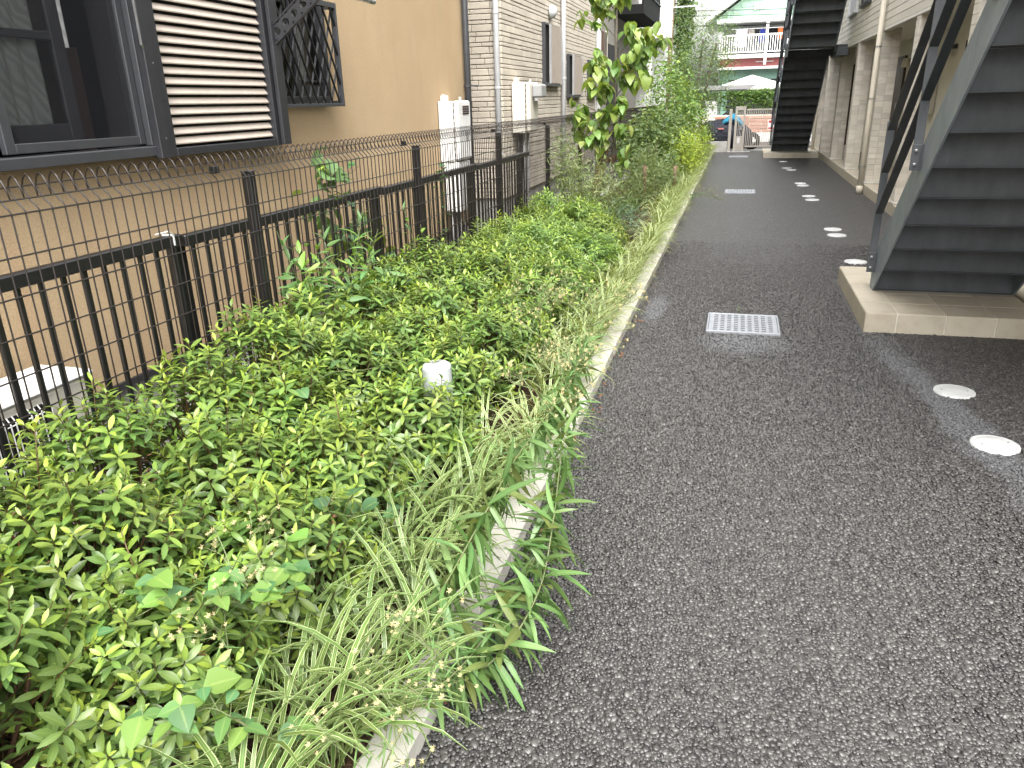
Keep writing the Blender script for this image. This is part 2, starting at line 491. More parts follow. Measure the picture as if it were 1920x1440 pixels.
M_BOARD = pm('siding_board', (0.58, 0.55, 0.485), (0.50, 0.47, 0.41), 4, 0.75, bump=0.3, bscale=70, spec=0.25, objvar=0.06, stretch=(1, 0.4, 3))
M_CREAMW = pm('cream_wall', (0.64, 0.61, 0.53), (0.57, 0.54, 0.46), 3, 0.85, bump=0.2, bscale=140)
M_CEIL = pm('porch_ceiling', (0.62, 0.59, 0.52), (0.57, 0.54, 0.475), 2, 0.9)
M_DOOR = pm('brown_door', (0.055, 0.026, 0.017), (0.038, 0.018, 0.012), 9, 0.45, stretch=(1, 6, 0.5))
M_STEEL = pm('brushed_metal', (0.45, 0.45, 0.46), (0.36, 0.36, 0.37), 20, 0.35, 0.9)
M_PORCH = pm('porch_floor', (0.42, 0.375, 0.295), (0.34, 0.30, 0.235), 4, 0.6, bump=0.15, bscale=90)
M_PLT = mat_plinth()
M_GROUT = pm('grout', (0.58, 0.55, 0.48), None, 12, 0.95)
M_GALV = mat_galv('galvanised_stringer', (0.165, 0.195, 0.232), (0.25, 0.285, 0.325), 0.5, 0.3)
M_GALV_SHADED = mat_galv('galvanised_step_shaded', (0.042, 0.047, 0.053), (0.072, 0.079, 0.088), 0.6, 0.2)  # shaded copy of the galvanised steel, under-stair shade put into the colour
M_RAIL = mat_galv('galvanised_rail', (0.055, 0.060, 0.068), (0.085, 0.092, 0.10), 0.5, 0.35)
M_BOLT = pm('bolt', (0.33, 0.34, 0.36), None, 30, 0.4, 0.8)
M_GRATE = mat_galv('galvanised_grate', (0.20, 0.212, 0.232), (0.26, 0.275, 0.30), 0.5, 0.25)
M_HOLE = pm('drain_dark', (0.006, 0.006, 0.006), None, 8, 0.95)
M_CAP = pm('cap_plastic', (0.44, 0.45, 0.45), (0.34, 0.35, 0.35), 14, 0.6, bump=0.12, bscale=120, objvar=0.05)
M_LAMP = None

# ------------------------------------------------------------------ ground
g = G().box(-250, 250, -150, 350, -0.35, -0.06)
tag(ob('ground', g, M_GROUND), kind='structure')
g = G()
nx, ny = 28, 220
xs = np.linspace(-0.67, 2.045, nx); ys = np.linspace(-4.0, 24.9, ny)
gx_, gy_ = np.meshgrid(xs, ys); zz = 0.004 * np.sin(gx_ * 2.1 + 1) * np.sin(gy_ * 0.9) - 0.004
V = np.stack([gx_, gy_, zz], -1).reshape(-1, 3)
I = np.arange(nx * ny).reshape(ny, nx)
Q = np.stack([I[:-1, :-1], I[:-1, 1:], I[1:, 1:], I[1:, :-1]], -1).reshape(-1, 4)
g.add(V, Q)
tag(ob('path', g.mesh('path', smooth=True), M_ASPH), kind='structure')
tag(ob('road', G().box(-60, 60, 24.9, 30.2, -0.2, -0.03), M_ASPH), kind='structure')
tag(ob('road_marking', G().box(-60, 60, 25.45, 25.6, -0.03, -0.026), pm('road_paint', (0.72, 0.72, 0.70), (0.5, 0.5, 0.48), 9, 0.7)), kind='structure')

# planting bed
nx, ny = 40, 300
xs = np.linspace(-2.1, -0.775, nx); ys = np.linspace(-1.5, 24.6, ny)
gx_, gy_ = np.meshgrid(xs, ys)
zz = 0.03 + rng.normal(0, 0.006, gx_.shape) + 0.012 * np.sin(gx_ * 5 + gy_ * 3) + 0.02 * np.clip((-0.95 - gx_) * 2, 0, 1)
V = np.stack([gx_, gy_, zz], -1).reshape(-1, 3)
I = np.arange(nx * ny).reshape(ny, nx)
Q = np.stack([I[:-1, :-1], I[:-1, 1:], I[1:, 1:], I[1:, :-1]], -1).reshape(-1, 4)
tag(ob('planting_bed', G().add(V, Q).mesh('planting_bed', smooth=True), M_SOIL), kind='structure')

# kerb of concrete stones
kerb = tag(ob('kerb', G().box(-0.775, -0.675, -2.0, 24.6, -0.1, 0.035), M_CONC), kind='structure')
km = G().obox((0, 0, 0), (0.0555, 0.298, 0.085), c=0.006).mesh('kerb_stone')
y = -1.7
while y < 24.3:
    ob('kerb_stone', km, M_KERB, kerb, loc=(-0.724 + U(-0.002, 0.002), y, -0.022 + U(-0.002, 0.002)), rot=(U(-0.002, 0.002), U(-.01, .01), U(-0.003, 0.003)))
    y += 0.6
# fence footing and the strip on the neighbours' side
tag(ob('fence_footing', G().box(-2.23, -2.07, -2, 24.4, -0.1, 0.095, c=0.008), M_CONC), kind='structure')
tag(ob('neighbour_strip', G().box(-3.4, -2.235, -4, 26, -0.1, 0.02), M_GROUND), kind='structure')

# stones standing proud in the open-textured asphalt, near the camera
CAPS = [(1.240, 4.36), (1.250, 3.66), (1.190, 7.95), (1.185, 9.95), (1.185, 9.52), (1.165, 13.33), (1.18, 12.85), (1.165, 15.32), (1.185, 14.95), (1.10, 20.5), (1.10, 18.65), (1.165, 18.15)]
def stones():
    sp = 0.0122
    Y0, Y1 = 0.85, 9.0
    xs = np.arange(-0.665, 2.03, sp); ys = np.arange(Y0, Y1, sp * 0.88)
    X, Yg = np.meshgrid(xs, ys); X = X + (np.arange(len(ys)) % 2)[:, None] * sp / 2
    X = X.ravel() + rng.uniform(-.42, .42, X.size) * sp; Yg = Yg.ravel() + rng.uniform(-.42, .42, Yg.size) * sp
    keep = (X < 0.42 + 0.5 * Yg) & (X > -0.668) & (X < 2.03)
    keep &= ~((X > -0.135) & (X < 0.395) & (Yg > 5.25) & (Yg < 5.78))
    keep &= ~((X > 0.90) & (Yg > 5.47) & (Yg < 7.15))
    for (cx, cy) in CAPS[:5]: keep &= (X - cx) ** 2 + (Yg - cy) ** 2 > 0.108 ** 2
    keep &= rng.random(X.size) < np.clip((Y1 - Yg) / 5.0, 0, 1) ** .7 * 0.96
    X = X[keep]; Yg = Yg[keep]; n = len(X)
    me = bpy.data.meshes.new('asphalt_stones'); me.vertices.add(n)
    Z = rng.normal(-0.0015, 0.0012, n)
    me.vertices.foreach_set('co', np.stack([X, Yg, Z], -1).astype(np.float32).ravel())
    s = np.clip(rng.lognormal(math.log(0.0071), 0.26, n), 0.0035, 0.0125)
    scl = np.stack([s * rng.uniform(.85, 1.25, n), s * rng.uniform(.8, 1.1, n), s * rng.uniform(.42, .72, n)], -1)
    rot = np.stack([rng.normal(0, .22, n), rng.normal(0, .22, n), rng.uniform(0, 6.28, n)], -1)
    for nm, arr in (('scl', scl), ('rot', rot)):
        a = me.attributes.new(nm, 'FLOAT_VECTOR', 'POINT'); a.data.foreach_set('vector', arr.astype(np.float32).ravel())
    o = bpy.data.objects.new('asphalt_stones', me); COL.objects.link(o)
    col = bpy.data.collections.new('stone_shapes')
    for k in range(4):
        gq = G(); n1, n2 = 5, 8; V = [(0, 0, 1.0)]
        for i in range(1, n1):
            for j in range(n2):
                a = math.pi * i / n1; b = 2 * math.pi * (j + 0.5 * (i % 2)) / n2
                rr = 1 + random.uniform(-0.2, 0.16)
                V.append((rr * math.sin(a) * math.cos(b), rr * math.sin(a) * math.sin(b), math.copysign(abs(math.cos(a)) ** 0.8, math.cos(a)) * (1 + random.uniform(-.1, .1))))
        V.append((0, 0, -1))
        T = [(0, 1 + j, 1 + (j + 1) % n2) for j in range(n2)]
        Q = [(1 + i * n2 + j, 1 + (i + 1) * n2 + j, 1 + (i + 1) * n2 + (j + 1) % n2, 1 + i * n2 + (j + 1) % n2) for i in range(n1 - 2) for j in range(n2)]
        b0 = 1 + (n1 - 2) * n2
        T += [(len(V) - 1, b0 + (j + 1) % n2, b0 + j) for j in range(n2)]
        gq.add(V, Q, T)
        m = gq.mesh('stone', smooth=True); m.materials.append(M_STONE)
        col.objects.link(bpy.data.objects.new('stone', m))
    ng = bpy.data.node_groups.new('scatter_stones', 'GeometryNodeTree')
    ng.interface.new_socket('Geometry', in_out='INPUT', socket_type='NodeSocketGeometry')
    ng.interface.new_socket('Geometry', in_out='OUTPUT', socket_type='NodeSocketGeometry')
    N = ng.nodes; L = ng.links
    gi = N.new('NodeGroupInput'); go = N.new('NodeGroupOutput')
    ci = N.new('GeometryNodeCollectionInfo'); ci.inputs['Collection'].default_value = col
    ci.inputs['Separate Children'].default_value = True; ci.inputs['Reset Children'].default_value = True
    ip = N.new('GeometryNodeInstanceOnPoints'); ip.inputs['Pick Instance'].default_value = True
    a1 = N.new('GeometryNodeInputNamedAttribute'); a1.data_type = 'FLOAT_VECTOR'; a1.inputs['Name'].default_value = 'rot'
    a2 = N.new('GeometryNodeInputNamedAttribute'); a2.data_type = 'FLOAT_VECTOR'; a2.inputs['Name'].default_value = 'scl'
    er = N.new('FunctionNodeEulerToRotation')
    L.new(gi.outputs[0], ip.inputs['Points']); L.new(ci.outputs[0], ip.inputs['Instance'])
    L.new(a1.outputs[0], er.inputs[0]); L.new(er.outputs[0], ip.inputs['Rotation']); L.new(a2.outputs[0], ip.inputs['Scale'])
    L.new(ip.outputs[0], go.inputs[0])
    md = o.modifiers.new('scatter', 'NODES'); md.node_group = ng
    tag(o, 'dark rounded stones bedded in the open-textured asphalt of the path', 'asphalt stones', kind='stuff')
stones()

# ------------------------------------------------------------------ the tan stucco house
WX = -3.0
bh = tag(empty('stucco_house', (-5.5, 3.0, 0)), 'tan stucco house with dark grey window frames behind the fence', 'house')
g = G()
W1 = (1.45, 3.46, 1.36, 2.72); W2 = (4.64, 5.41, 1.60, 2.45)
def wallpiece(y0, y1, z0, z1): g.box(WX - 0.16, WX, y0, y1, z0, z1)
wallpiece(-4, 8.58, 0.235, 1.36); wallpiece(-4, 8.58, 2.72, 5.6)
wallpiece(-4, 1.45, 1.36, 2.72); wallpiece(3.46, 4.64, 1.36, 2.72); wallpiece(5.41, 8.58, 1.36, 2.72)
wallpiece(4.64, 5.41, 1.36, 1.60); wallpiece(4.64, 5.41, 2.45, 2.72)
g.box(-8.0, WX - 0.16, 8.42, 8.58, 0.235, 5.6); g.box(-8.0, WX - 0.16, -4, -3.84, 0.235, 5.6); g.box(-8.0, -7.84, -3.84, 8.42, 0.235, 5.6)
part(bh, 'wall', M_STUCCO, g)
part(bh, 'foundation', M_CONC, G().box(-7.95, WX - 0.025, -3.95, 8.53, -0.1, 0.2))
part(bh, 'drip_edge', M_ALU, G().box(-7.98, WX + 0.015, -3.98, 8.595, 0.2, 0.233))
g = G(); g.prism([(-8.5, 5.6), (-2.85, 5.6), (-5.5, 6.9)], 1, -4.5, 9.1); part(bh, 'roof', M_ALU, g)
# room behind the windows
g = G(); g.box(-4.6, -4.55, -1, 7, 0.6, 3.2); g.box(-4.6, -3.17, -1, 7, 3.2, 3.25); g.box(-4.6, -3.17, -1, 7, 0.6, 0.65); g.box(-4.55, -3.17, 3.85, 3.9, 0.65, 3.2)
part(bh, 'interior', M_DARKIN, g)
part(bh, 'indoor_curtain', M_REDIN, G().box(-3.24, -3.20, 3.22, 3.34, 1.3, 1.86))

def curtain(parent, y0, y1, z0, z1, x, amp=0.018, per=0.09):
    n = max(6, int((y1 - y0) / per * 8)); V = []
    for i in range(n + 1):
        y = y0 + (y1 - y0) * i / n
        xx = x + amp * math.sin(2 * math.pi * (y - y0) / per) + 0.4 * amp * math.sin(2 * math.pi * (y - y0) / per * 0.43 + 1)
        V += [(xx, y, z0), (xx, y, z1)]
    Q = [(2 * i, 2 * i + 2, 2 * i + 3, 2 * i + 1) for i in range(n)]
    return part(parent, 'lace_curtain', M_LACE, G().add(V, Q), smooth=True)

# big sliding window
fr = G()
fr.box(-3.03, -2.905, 3.40, 3.47, 1.385, 2.78, c=0.004); fr.box(-3.03, -2.905, 1.42, 1.49, 1.385, 2.78, c=0.004)
fr.box(-3.03, -2.885, 1.40, 3.49, 1.335, 1.3845, c=0.004); fr.box(-3.03, -2.90, 1.40, 3.49, 2.7805, 2.83, c=0.004)
fr.box(-2.918, -2.897, 3.425, 3.433, 1.39, 2.77)
win = part(bh, 'window', M_ALU2, fr)
part(win, 'reveal_shade', M_DARKIN, G().box(-3.165, -3.031, 3.41, 3.459, 1.365, 2.715))  # dark plate added over the reveal, indoor shade put into its colour
sh = G()   # outer screen sash
sh.box(-2.965, -2.935, 2.575, 2.625, 1.395, 2.74, c=0.003); sh.box(-2.965, -2.935, 3.355, 3.395, 1.395, 2.74, c=0.003)
sh.box(-2.964, -2.936, 2.6255, 3.3545, 1.395, 1.437, c=0.003); sh.box(-2.964, -2.936, 2.6255, 3.3545, 2.70, 2.74, c=0.003)
part(win, 'screen_sash', M_ALU2, sh)
part(win, 'insect_screen', M_SCREEN, G().box(-2.951, -2.950, 2.62, 3.36, 1.43, 2.70))
sh = G()
sh.box(-3.05, -3.02, 3.02, 3.09, 1.41, 2.74, c=0.003); sh.box(-3.05, -3.02, 1.5, 1.56, 1.41, 2.74, c=0.003)
sh.box(-3.049, -3.021, 1.5605, 3.0195, 1.41, 1.51, c=0.003); sh.box(-3.049, -3.021, 1.5605, 3.0195, 1.865, 1.90, c=0.003)
sh.box(-3.049, -3.021, 1.5605, 3.0195, 2.68, 2.74, c=0.003)
part(win, 'glass_sash', M_ALU, sh)
part(win, 'pane', M_GLASS, G().plate(-3.035, 1.55, 3.03, 1.50, 2.69))
sh = G(); sh.box(-2.995, -2.97, 1.5, 2.57, 1.395, 1.45, c=0.003); sh.box(-2.995, -2.97, 2.53, 2.575, 1.45, 2.74, c=0.003); sh.box(-2.996, -2.971, 1.5, 2.53, 1.86, 1.90, c=.003)
part(win, 'middle_sash', M_ALU, sh)
part(win, 'pane', M_GLASS, G().plate(-2.983, 1.5, 2.54, 1.44, 2.73))
curtain(win, 1.50, 2.99, 1.45, 2.75, -3.085, 0.012)
curtain(win, 3.11, 3.19, 1.845, 2.75, -3.09, 0.008, 0.05)
# louvred shutter box beside it
lf = G()
lf.box(-2.995, -2.862, 3.478, 3.53, 1.325, 2.80, c=0.004)
lf.box(-2.90, -2.855, 3.40, 3.478, 1.322, 2.80, c=0.004)
lf.box(-2.995, -2.862, 4.49, 4.545, 1.325, 2.80, c=0.004)
lf.box(-2.994, -2.863, 3.5305, 4.4895, 1.325, 1.368, c=0.004); lf.box(-2.994, -2.863, 3.5305, 4.4895, 2.76, 2.80, c=0.004)
lf.box(-2.985, -2.975, 3.54, 4.48, 1.37, 2.758)
lou = part(bh, 'louvre_shutter', M_ALU, lf)
sm = G(); a = R(38)
sm.prism([(-0.014, 0.022), (-0.006, 0.024), (0.014, -0.006), (0.013, -0.012), (0.007, -0.013), (-0.012, 0.012)], 1, -0.4795, 0.4795)
smm = sm.mesh('slat')
z = 1.395
while z < 2.75:
    s_ = ob('slat', smm, M_SLAT, lou); s_.location = (-2.905, 4.01, z); z += 0.0502
for z in (1.42, 1.78, 2.10, 2.5): part(lou, 'screw', M_STEEL, G().lathe((0, 0), [(0, 0), (.004, 0), (.004, .002), (0, .003)], 8)).matrix_local = Matrix.Translation((-2.855, 3.45, z)) @ Matrix.Rotation(R(90), 4, 'Y')
part(lou, 'sash_handle', M_STEEL, G().tube([(-2.865, 3.395, 2.5), (-2.855, 3.39, 1.86), (-2.86, 3.405, 1.845)], 0.006, 6))
# small window with a diagonal grille
fr = G()
for (y0, y1) in ((4.62, 4.665), (5.385, 5.43)): fr.box(-3.04, -2.95, y0, y1, 1.58, 2.47, c=0.003)
fr.box(-3.04, -2.95, 4.6655, 5.3845, 1.58, 1.625, c=0.003); fr.box(-3.04, -2.95, 4.6655, 5.3845, 2.43, 2.47, c=0.003)
fr.box(-3.02, -2.99, 5.03, 5.065, 1.6255, 2.43, c=0.003); fr.box(-3.02, -2.99, 5.0655, 5.3845, 1.6255, 1.70, c=0.002); fr.box(-3.02, -2.99, 5.0655, 5.3845, 1.72, 1.735, c=0.002)
w2 = part(bh, 'window', M_ALU, fr)
part(w2, 'pane', M_GLASS, G().plate(-3.01, 4.665, 5.385, 1.62, 2.43))
curtain(w2, 5.08, 5.27, 1.72, 2.42, -3.06, 0.01, 0.06)
gf = G()
y0, y1, z0, z1 = 4.615, 5.425, 1.553, 2.245
gf.box(-2.885, -2.845, y0, y0 + 0.022, z0, z1, c=0.002); gf.box(-2.885, -2.845, y1 - 0.022, y1, z0, z1, c=0.002)
gf.box(-2.884, -2.846, y0 + 0.0225, y1 - 0.0225, z0, z0 + 0.022, c=0.002); gf.box(-2.884, -2.846, y0 + 0.0225, y1 - 0.0225, z1 - 0.035, z1, c=0.002)
for (yy, zz) in ((y0 + .02, z0 + .03), (y1 - .02, z0 + .03), (y0 + .02, z1 - .03), (y1 - .02, z1 - .03)): gf.box(-3.0, -2.8855, yy - .01, yy + .01, zz - .01, zz + .01)
gr = part(bh, 'window_grille', M_ALU2, gf)
H = z1 - z0 - 0.05; SL = 0.345
def clipseg(ya, yb):
    """segment from (ya, bottom) to (yb, top) clipped to the grille width"""
    t0, t1 = 0.0, 1.0; d = yb - ya
    for lim, sgn in ((y0 + .02, 1), (y1 - .02, -1)):
        fa = sgn * (ya - lim); fb = sgn * (yb - lim)
        if fa < 0 and fb < 0: return None
        if fa < 0: t0 = max(t0, fa / (fa - fb))
        if fb < 0: t1 = min(t1, fa / (fa - fb))
    return (t0, t1) if t1 - t0 > 0.06 else None
for lay, (xo, sg) in enumerate(((-2.856, -1), (-2.872, 1))):
    for k in range(-4, 12):
        ya = y0 + 0.02 + 0.105 * k; yb = ya + sg * SL
        c = clipseg(ya, yb)
        if not c: continue
        P = [np.array([xo, ya + (yb - ya) * t, z0 + 0.022 + H * t]) for t in c]
        part(gr, 'grille_bar', M_BLACK if sg < 0 else M_ALU2, G().bar(P[0], P[1], 0.009, 0.012, (1, 0, 0)))
# laundry arm with round holes
ar = G(); L_ = 0.75; W_ = 0.042; n = 9
P = []
A0 = np.array([-2.855, 4.56, 1.965]); AD = np.array([0.62, 0.0, 0.45]); AD = AD / np.linalg.norm(AD); AN = np.array([-AD[2], 0, AD[0]])
def armpt(s, t, y): return A0 + AD * s + AN * t + np.array([0, y, 0])
for k in range(9):
    s0 = 0.02 + k * 0.082; c0 = s0 + 0.041
    sq = []; ci = []
    for j in range(16):
        a = 2 * math.pi * (j + .5) / 16; ca, sa = math.cos(a), math.sin(a)
        m_ = max(abs(ca) / 0.041, abs(sa) / W_)
        sq.append((c0 + ca / m_, sa / m_)); ci.append((c0 + 0.023 * ca, 0.023 * sa))
    V = [armpt(*p, 0.008) for p in sq] + [armpt(*p, 0.008) for p in ci] + [armpt(*p, -0.008) for p in sq] + [armpt(*p, -0.008) for p in ci]
    Q = []
    for j in range(16):
        j2 = (j + 1) % 16
        Q += [(j, j2, 16 + j2, 16 + j), (32 + j2, 32 + j, 48 + j, 48 + j2), (16 + j, 16 + j2, 48 + j2, 48 + j)]
    ar.add(V, Q)
for t in (-1, 1): ar.bar(armpt(0, t * (W_ + 0.004), 0), armpt(0.78, t * (W_ + 0.004), 0), 0.026, 0.009, AN)
part(bh, 'laundry_arm', M_ALU, ar)
part(bh, 'laundry_arm_post', M_ALU, G().box(-2.852, -2.826, 4.515, 4.60, 1.33, 2.78, c=0.004))
lp = tag(empty('laundry_pole', (-2.37, 3.2, 2.19)), 'stainless laundry pole end sticking out in front of the tan wall', 'pole')
part(lp, 'tube', M_STEELPOLE, G().tube([(-2.37, 0.5, 2.19), (-2.37, 5.0, 2.19)], 0.016, 14), smooth=True)
part(lp, 'end_cap', M_STEELPOLE, G().tube([(-2.37, 5.0, 2.19), (-2.37, 5.05, 2.19), (-2.37, 5.06, 2.19)], [0.0175, 0.0175, 0.012], 14), smooth=True)
# corner downpipe
dp = part(bh, 'downpipe', M_PIPED, G().tube([(-2.95, 8.55, 0.05), (-2.95, 8.55, 2.2), (-2.95, 8.55, 5.6)], 0.037, 14), smooth=True)
for z in (0.75, 1.72, 2.75): part(dp, 'pipe_band', M_PIPED, G().tube([(-2.95, 8.55, z), (-2.95, 8.55, z + .03)], 0.043, 14).bar((-3.02, 8.55, z + .015), (-2.85, 8.62, z + .015), 0.012, 0.012))

def heater(name, label, x, y, w, d, z0, z1, mat, low):
    h = tag(empty(name, (x + d / 2, y + w / 2, z0)), label, 'water heater', 'gas water heaters on the house walls')
    body = part(h, 'body', mat, G().box(x, x + d * 0.72, y, y + w, z0, z1, c=0.006))
    part(h, 'front_cover', mat, G().box(x + d * 0.72 + 0.003, x + d, y + 0.006, y + w - 0.006, z0 + .01, z1 + 0.004, c=0.018))
    for k in range(9):
        zz = z0 + 0.05 + k * (z1 - z0 - 0.1) / 8
        part(body, 'side_slot', M_RUST, G().box(x + d * 0.75, x + d * 0.78, y + 0.0045, y + 0.0075, zz, zz + 0.035))
    g = G().box(x + 0.02, x + 0.09, y + 0.03, y + 0.075, z1 + .001, z1 + 0.055, c=0.004); g.box(x + .035, x + .05, y + 0.029, y + .076, z1 + .056, z1 + .066)
    part(h, 'wall_bracket', mat, g)
    part(h, 'relief_knob', mat, G().cyl((x + d * 0.8, y + w * 0.5), 0.012, z1 + .005, z1 + 0.04, 8))
    return h
h1 = heater('water_heater', 'white gas water heater with a sooty exhaust slot on the tan wall', -2.99, 7.70, 0.40, 0.215, 0.98, 1.575, M_WHITEP, 0.4)
ex = part(h1, 'exhaust', M_RUST, G().box(-2.775, -2.768, 7.84, 8.03, 1.445, 1.53, c=0.003))
for k in range(3): part(ex, 'exhaust_fin', M_GREYP, G().box(-2.768, -2.764, 7.85, 8.02, 1.46 + k * .022, 1.464 + k * .022))
part(h1, 'rating_plate', M_GREYP, G().box(-2.775, -2.7735, 7.92, 7.99, 1.17, 1.27))
part(h1, 'pipe_cover', M_WHITEP, G().box(-2.98, -2.80, 7.715, 8.085, 0.46, 0.975, c=0.01))
for k, (xx, yy) in enumerate(((-2.93, 7.80), (-2.87, 7.87), (-2.93, 7.95), (-2.86, 8.02))): part(h1, 'water_pipe', M_GREYP, G().tube([(xx, yy, 0.46), (xx, yy, 0.02)], 0.014, 8), smooth=True)
h2 = heater('water_heater', 'cream gas water heater with a grey exhaust hood on the brick-pattern house', -2.985, 10.45, 0.47, 0.25, 1.15, 1.795, M_CREAMP, 0.5)
part(h2, 'exhaust_hood', M_GREYP, G().box(-2.733, -2.60, 10.56, 10.86, 1.60, 1.77, c=0.02).box(-2.70, -2.655, 10.575, 10.60, 1.56, 1.598))
for k, (xx, yy) in enumerate(((-2.93, 10.55), (-2.87, 10.63), (-2.93, 10.72), (-2.86, 10.80))):
    part(h2, 'lagged_pipe', M_GREYP if k % 2 else M_BLACK, G().tube([(xx, yy, 1.15), (xx, yy, 0.8), (xx - .02, yy + .02 * k, 0.5), (xx - .04, yy, 0.02)], 0.02, 8), smooth=True)

# air conditioner behind the fence
ac = tag(empty('air_conditioner', (-2.72, 2.0, 0.02)), 'white outdoor air conditioner unit behind the black pickets at left', 'air conditioner')
part(ac, 'casing', M_CREAMP, G().box(-2.88, -2.60, 1.62, 2.42, 0.06, 0.505, c=0.012))
part(ac, 'top_panel', M_WHITEP, G().box(-2.89, -2.59, 1.61, 2.43, 0.507, 0.525, c=0.008))
gg = G()
part(ac, 'fan_cavity', M_HOLE, G().box(-2.599, -2.5955, 1.68, 2.18, 0.1, 0.47))
for k in range(22):
    y = 1.685 + k * 0.0235
    part(ac, 'guard_wire', M_WHITEP, G().tube([(-2.594, y, 0.1), (-2.580, y, 0.12), (-2.580, y, 0.45), (-2.595, y, 0.475)], 0.0028, 5))
for z in (0.14, 0.30, 0.44): part(ac, 'guard_rail', M_WHITEP, G().tube([(-2.583, 1.675, z), (-2.583, 2.19, z)], 0.003, 5))
part(ac, 'valve_cover', M_CREAMP, G().box(-2.84, -2.68, 2.433, 2.458, 0.2, 0.40, c=0.01).tube([(-2.69, 2.436, .42), (-2.70, 2.45, .445), (-2.74, 2.436, .45)], .005, 5))
for y in (1.75, 2.28): part(ac, 'foot', M_GREYP, G().box(-2.88, -2.58, y - .03, y + .03, 0.02, 0.06))

# ------------------------------------------------------------------ brick-pattern house
BX = -3.0; BY = 10.08
br = tag(empty('brick_siding_house', (-5.5, 13.5, 0)), 'pale beige house with split-brick pattern siding behind the young tree', 'house')
core = G().box(-8, BX - 0.014, BY + 0.014, 17.0, 0.3, 5.8)
part(br, 'wall', M_JOINT, core)
part(br, 'foundation', M_CONC, G().box(-7.95, BX - 0.03, BY + 0.03, 16.95, -0.1, 0.298))
g = G().prism([(-8.4, 5.8), (-2.85, 5.8), (-5.5, 7.0)], 1, BY - 0.4, 17.4); part(br, 'roof', M_ALU, g)
def add_brick(face, a0, a1, z0, z1, joined=None):
    th = 0.012 + U(0, 0.005)
    if face == 'f': args = (a0, a1, BY + 0.014 - th, BY + 0.0139, z0, z1)
    else: args = (BX - 0.0139, BX - 0.014 + th, a0, a1, z0, z1)
    if joined is not None: joined.box(*args, c=0.004); return
    part(br, 'brick', M_BRICK, G().box(*args, c=0.005))
rest = G(); z = 0.32; k = 0; cnt = 0
side = []
while z < 3.2:
    hgt = (0.086, 0.050, 0.070, 0.055)[k % 4]
    x = -3.62 - U(0, 0.25)
    while x < BX - 0.015:
        w = U(0.18, 0.46); x1 = min(x + w, BX - 0.002)
        if BX - 0.002 - x1 < 0.08: x1 = BX - 0.002
        if z > 0.95 and z < 2.95 and x1 > -3.6: add_brick('f', x, x1 - 0.007, z, z + hgt - 0.008)
        else: add_brick('f', x, x1 - 0.007, z, z + hgt - 0.008, rest)
        x = x1
    y = BY
    while y < 16.98:
        w = U(0.22, 0.55); y1 = min(y + w, 16.99)
        if 16.99 - y1 < 0.1: y1 = 16.99
        side.append((y, y1 - 0.007, z, z + hgt - 0.008)); y = y1
    z += hgt; k += 1
vis = [b for b in side if b[2] > 1.0 and b[1] < 13.9]
vis.sort(key=lambda b: b[0])
chosen = set(vis[:200])
for b in side:
    if b in chosen: add_brick('s', *b)
    else: add_brick('s', *b, joined=rest)
zz = z
rest.box(BX - 0.0135, BX - 0.002, BY, 16.99, zz + .004, 5.78); rest.box(-8, BX - .002, BY + 0.001, BY + .0135, zz + .004, 5.78)
tag(part(br, 'remaining_bricks', M_BRICK, rest), kind='stuff')
def slit_window(y0, y1, z0, z1):
    f = G(); 
    f.box(BX - .01, BX + 0.05, y0, y0 + 0.03, z0, z1, c=.003); f.box(BX - .01, BX + 0.05, y1 - 0.03, y1, z0, z1, c=.003)
    f.box(BX - .01, BX + 0.05, y0 + .0305, y1 - .0305, z0, z0 + 0.03, c=.003); f.box(BX - .01, BX + 0.05, y0 + .0305, y1 - .0305, z1 - 0.03, z1, c=.003)
    f.box(BX, BX + .085, y0 - .02, y1 + .02, z0 - .025, z0 - .002, c=.003)
    w = part(br, 'window', M_ALU2, f)
    part(w, 'pane', M_HOLE, G().box(BX + .004, BX + .008, y0 + .03, y1 - .03, z0 + .03, z1 - .03))
    ys = y0 + 0.30
    sh = part(w, 'shutter_frame', M_GREYP, G().box(BX + .05, BX + .085, ys - .03, ys, z0 + .01, z1 - .01, c=.003).box(BX + .05, BX + .085, y1 - .03, y1, z0 + .01, z1 - .01, c=.003))
    n = 8
    for k in range(n):
        a = ys + 0.006 + k * (y1 - .03 - ys - .006) / n
        part(w, 'shutter_slat', M_SHUT, G().bar((BX + .068, a + .03, z0 + .02), (BX + .068, a + .03, z1 - .02), 0.045, 0.008, (0.75, -0.6, 0)))
M_SHUT = pm('taupe_shutter', (0.235, 0.205, 0.175), (0.20, 0.175, 0.15), 6, 0.5)
slit_window(12.25, 13.30, 1.80, 2.68)
slit_window(14.03, 15.15, 1.63, 2.32)
slit_window(16.0, 16.8, 1.63, 2.30)
def pipe(parent, x, y, z0, z1, r, mat, bands):
    p = part(parent, 'downpipe', mat, G().tube([(x, y, z0), (x, y, (z0 + z1) / 2), (x, y, z1)], r, 14), smooth=True)
    for z in bands: part(p, 'pipe_band', mat, G().tube([(x, y, z), (x, y, z + .025)], r + .006, 14))
pipe(br, -3.055, BY - 0.045, 0.05, 5.7, 0.038, M_PIPEL, (0.9, 1.72, 2.6))
pipe(br, -2.945, 13.55, 0.05, 5.7, 0.038, M_PIPEL, (0.9, 1.9, 2.9))
pipe(br, -2.945, 16.95, 0.05, 5.7, 0.038, M_WHITEP, (0.9, 1.9, 2.9))
part(br, 'vent_hood', M_PIPEL, G().lathe((0, 0), [(0, 0), (0.09, 0), (0.10, 0.02), (0.095, 0.06), (0.06, 0.1), (0, 0.115)], 18), smooth=True).matrix_local = Matrix.Translation((-2.99 + 5.5, 12.75 - 13.5, 2.86)) @ Matrix.Rotation(R(90), 4, 'Y')

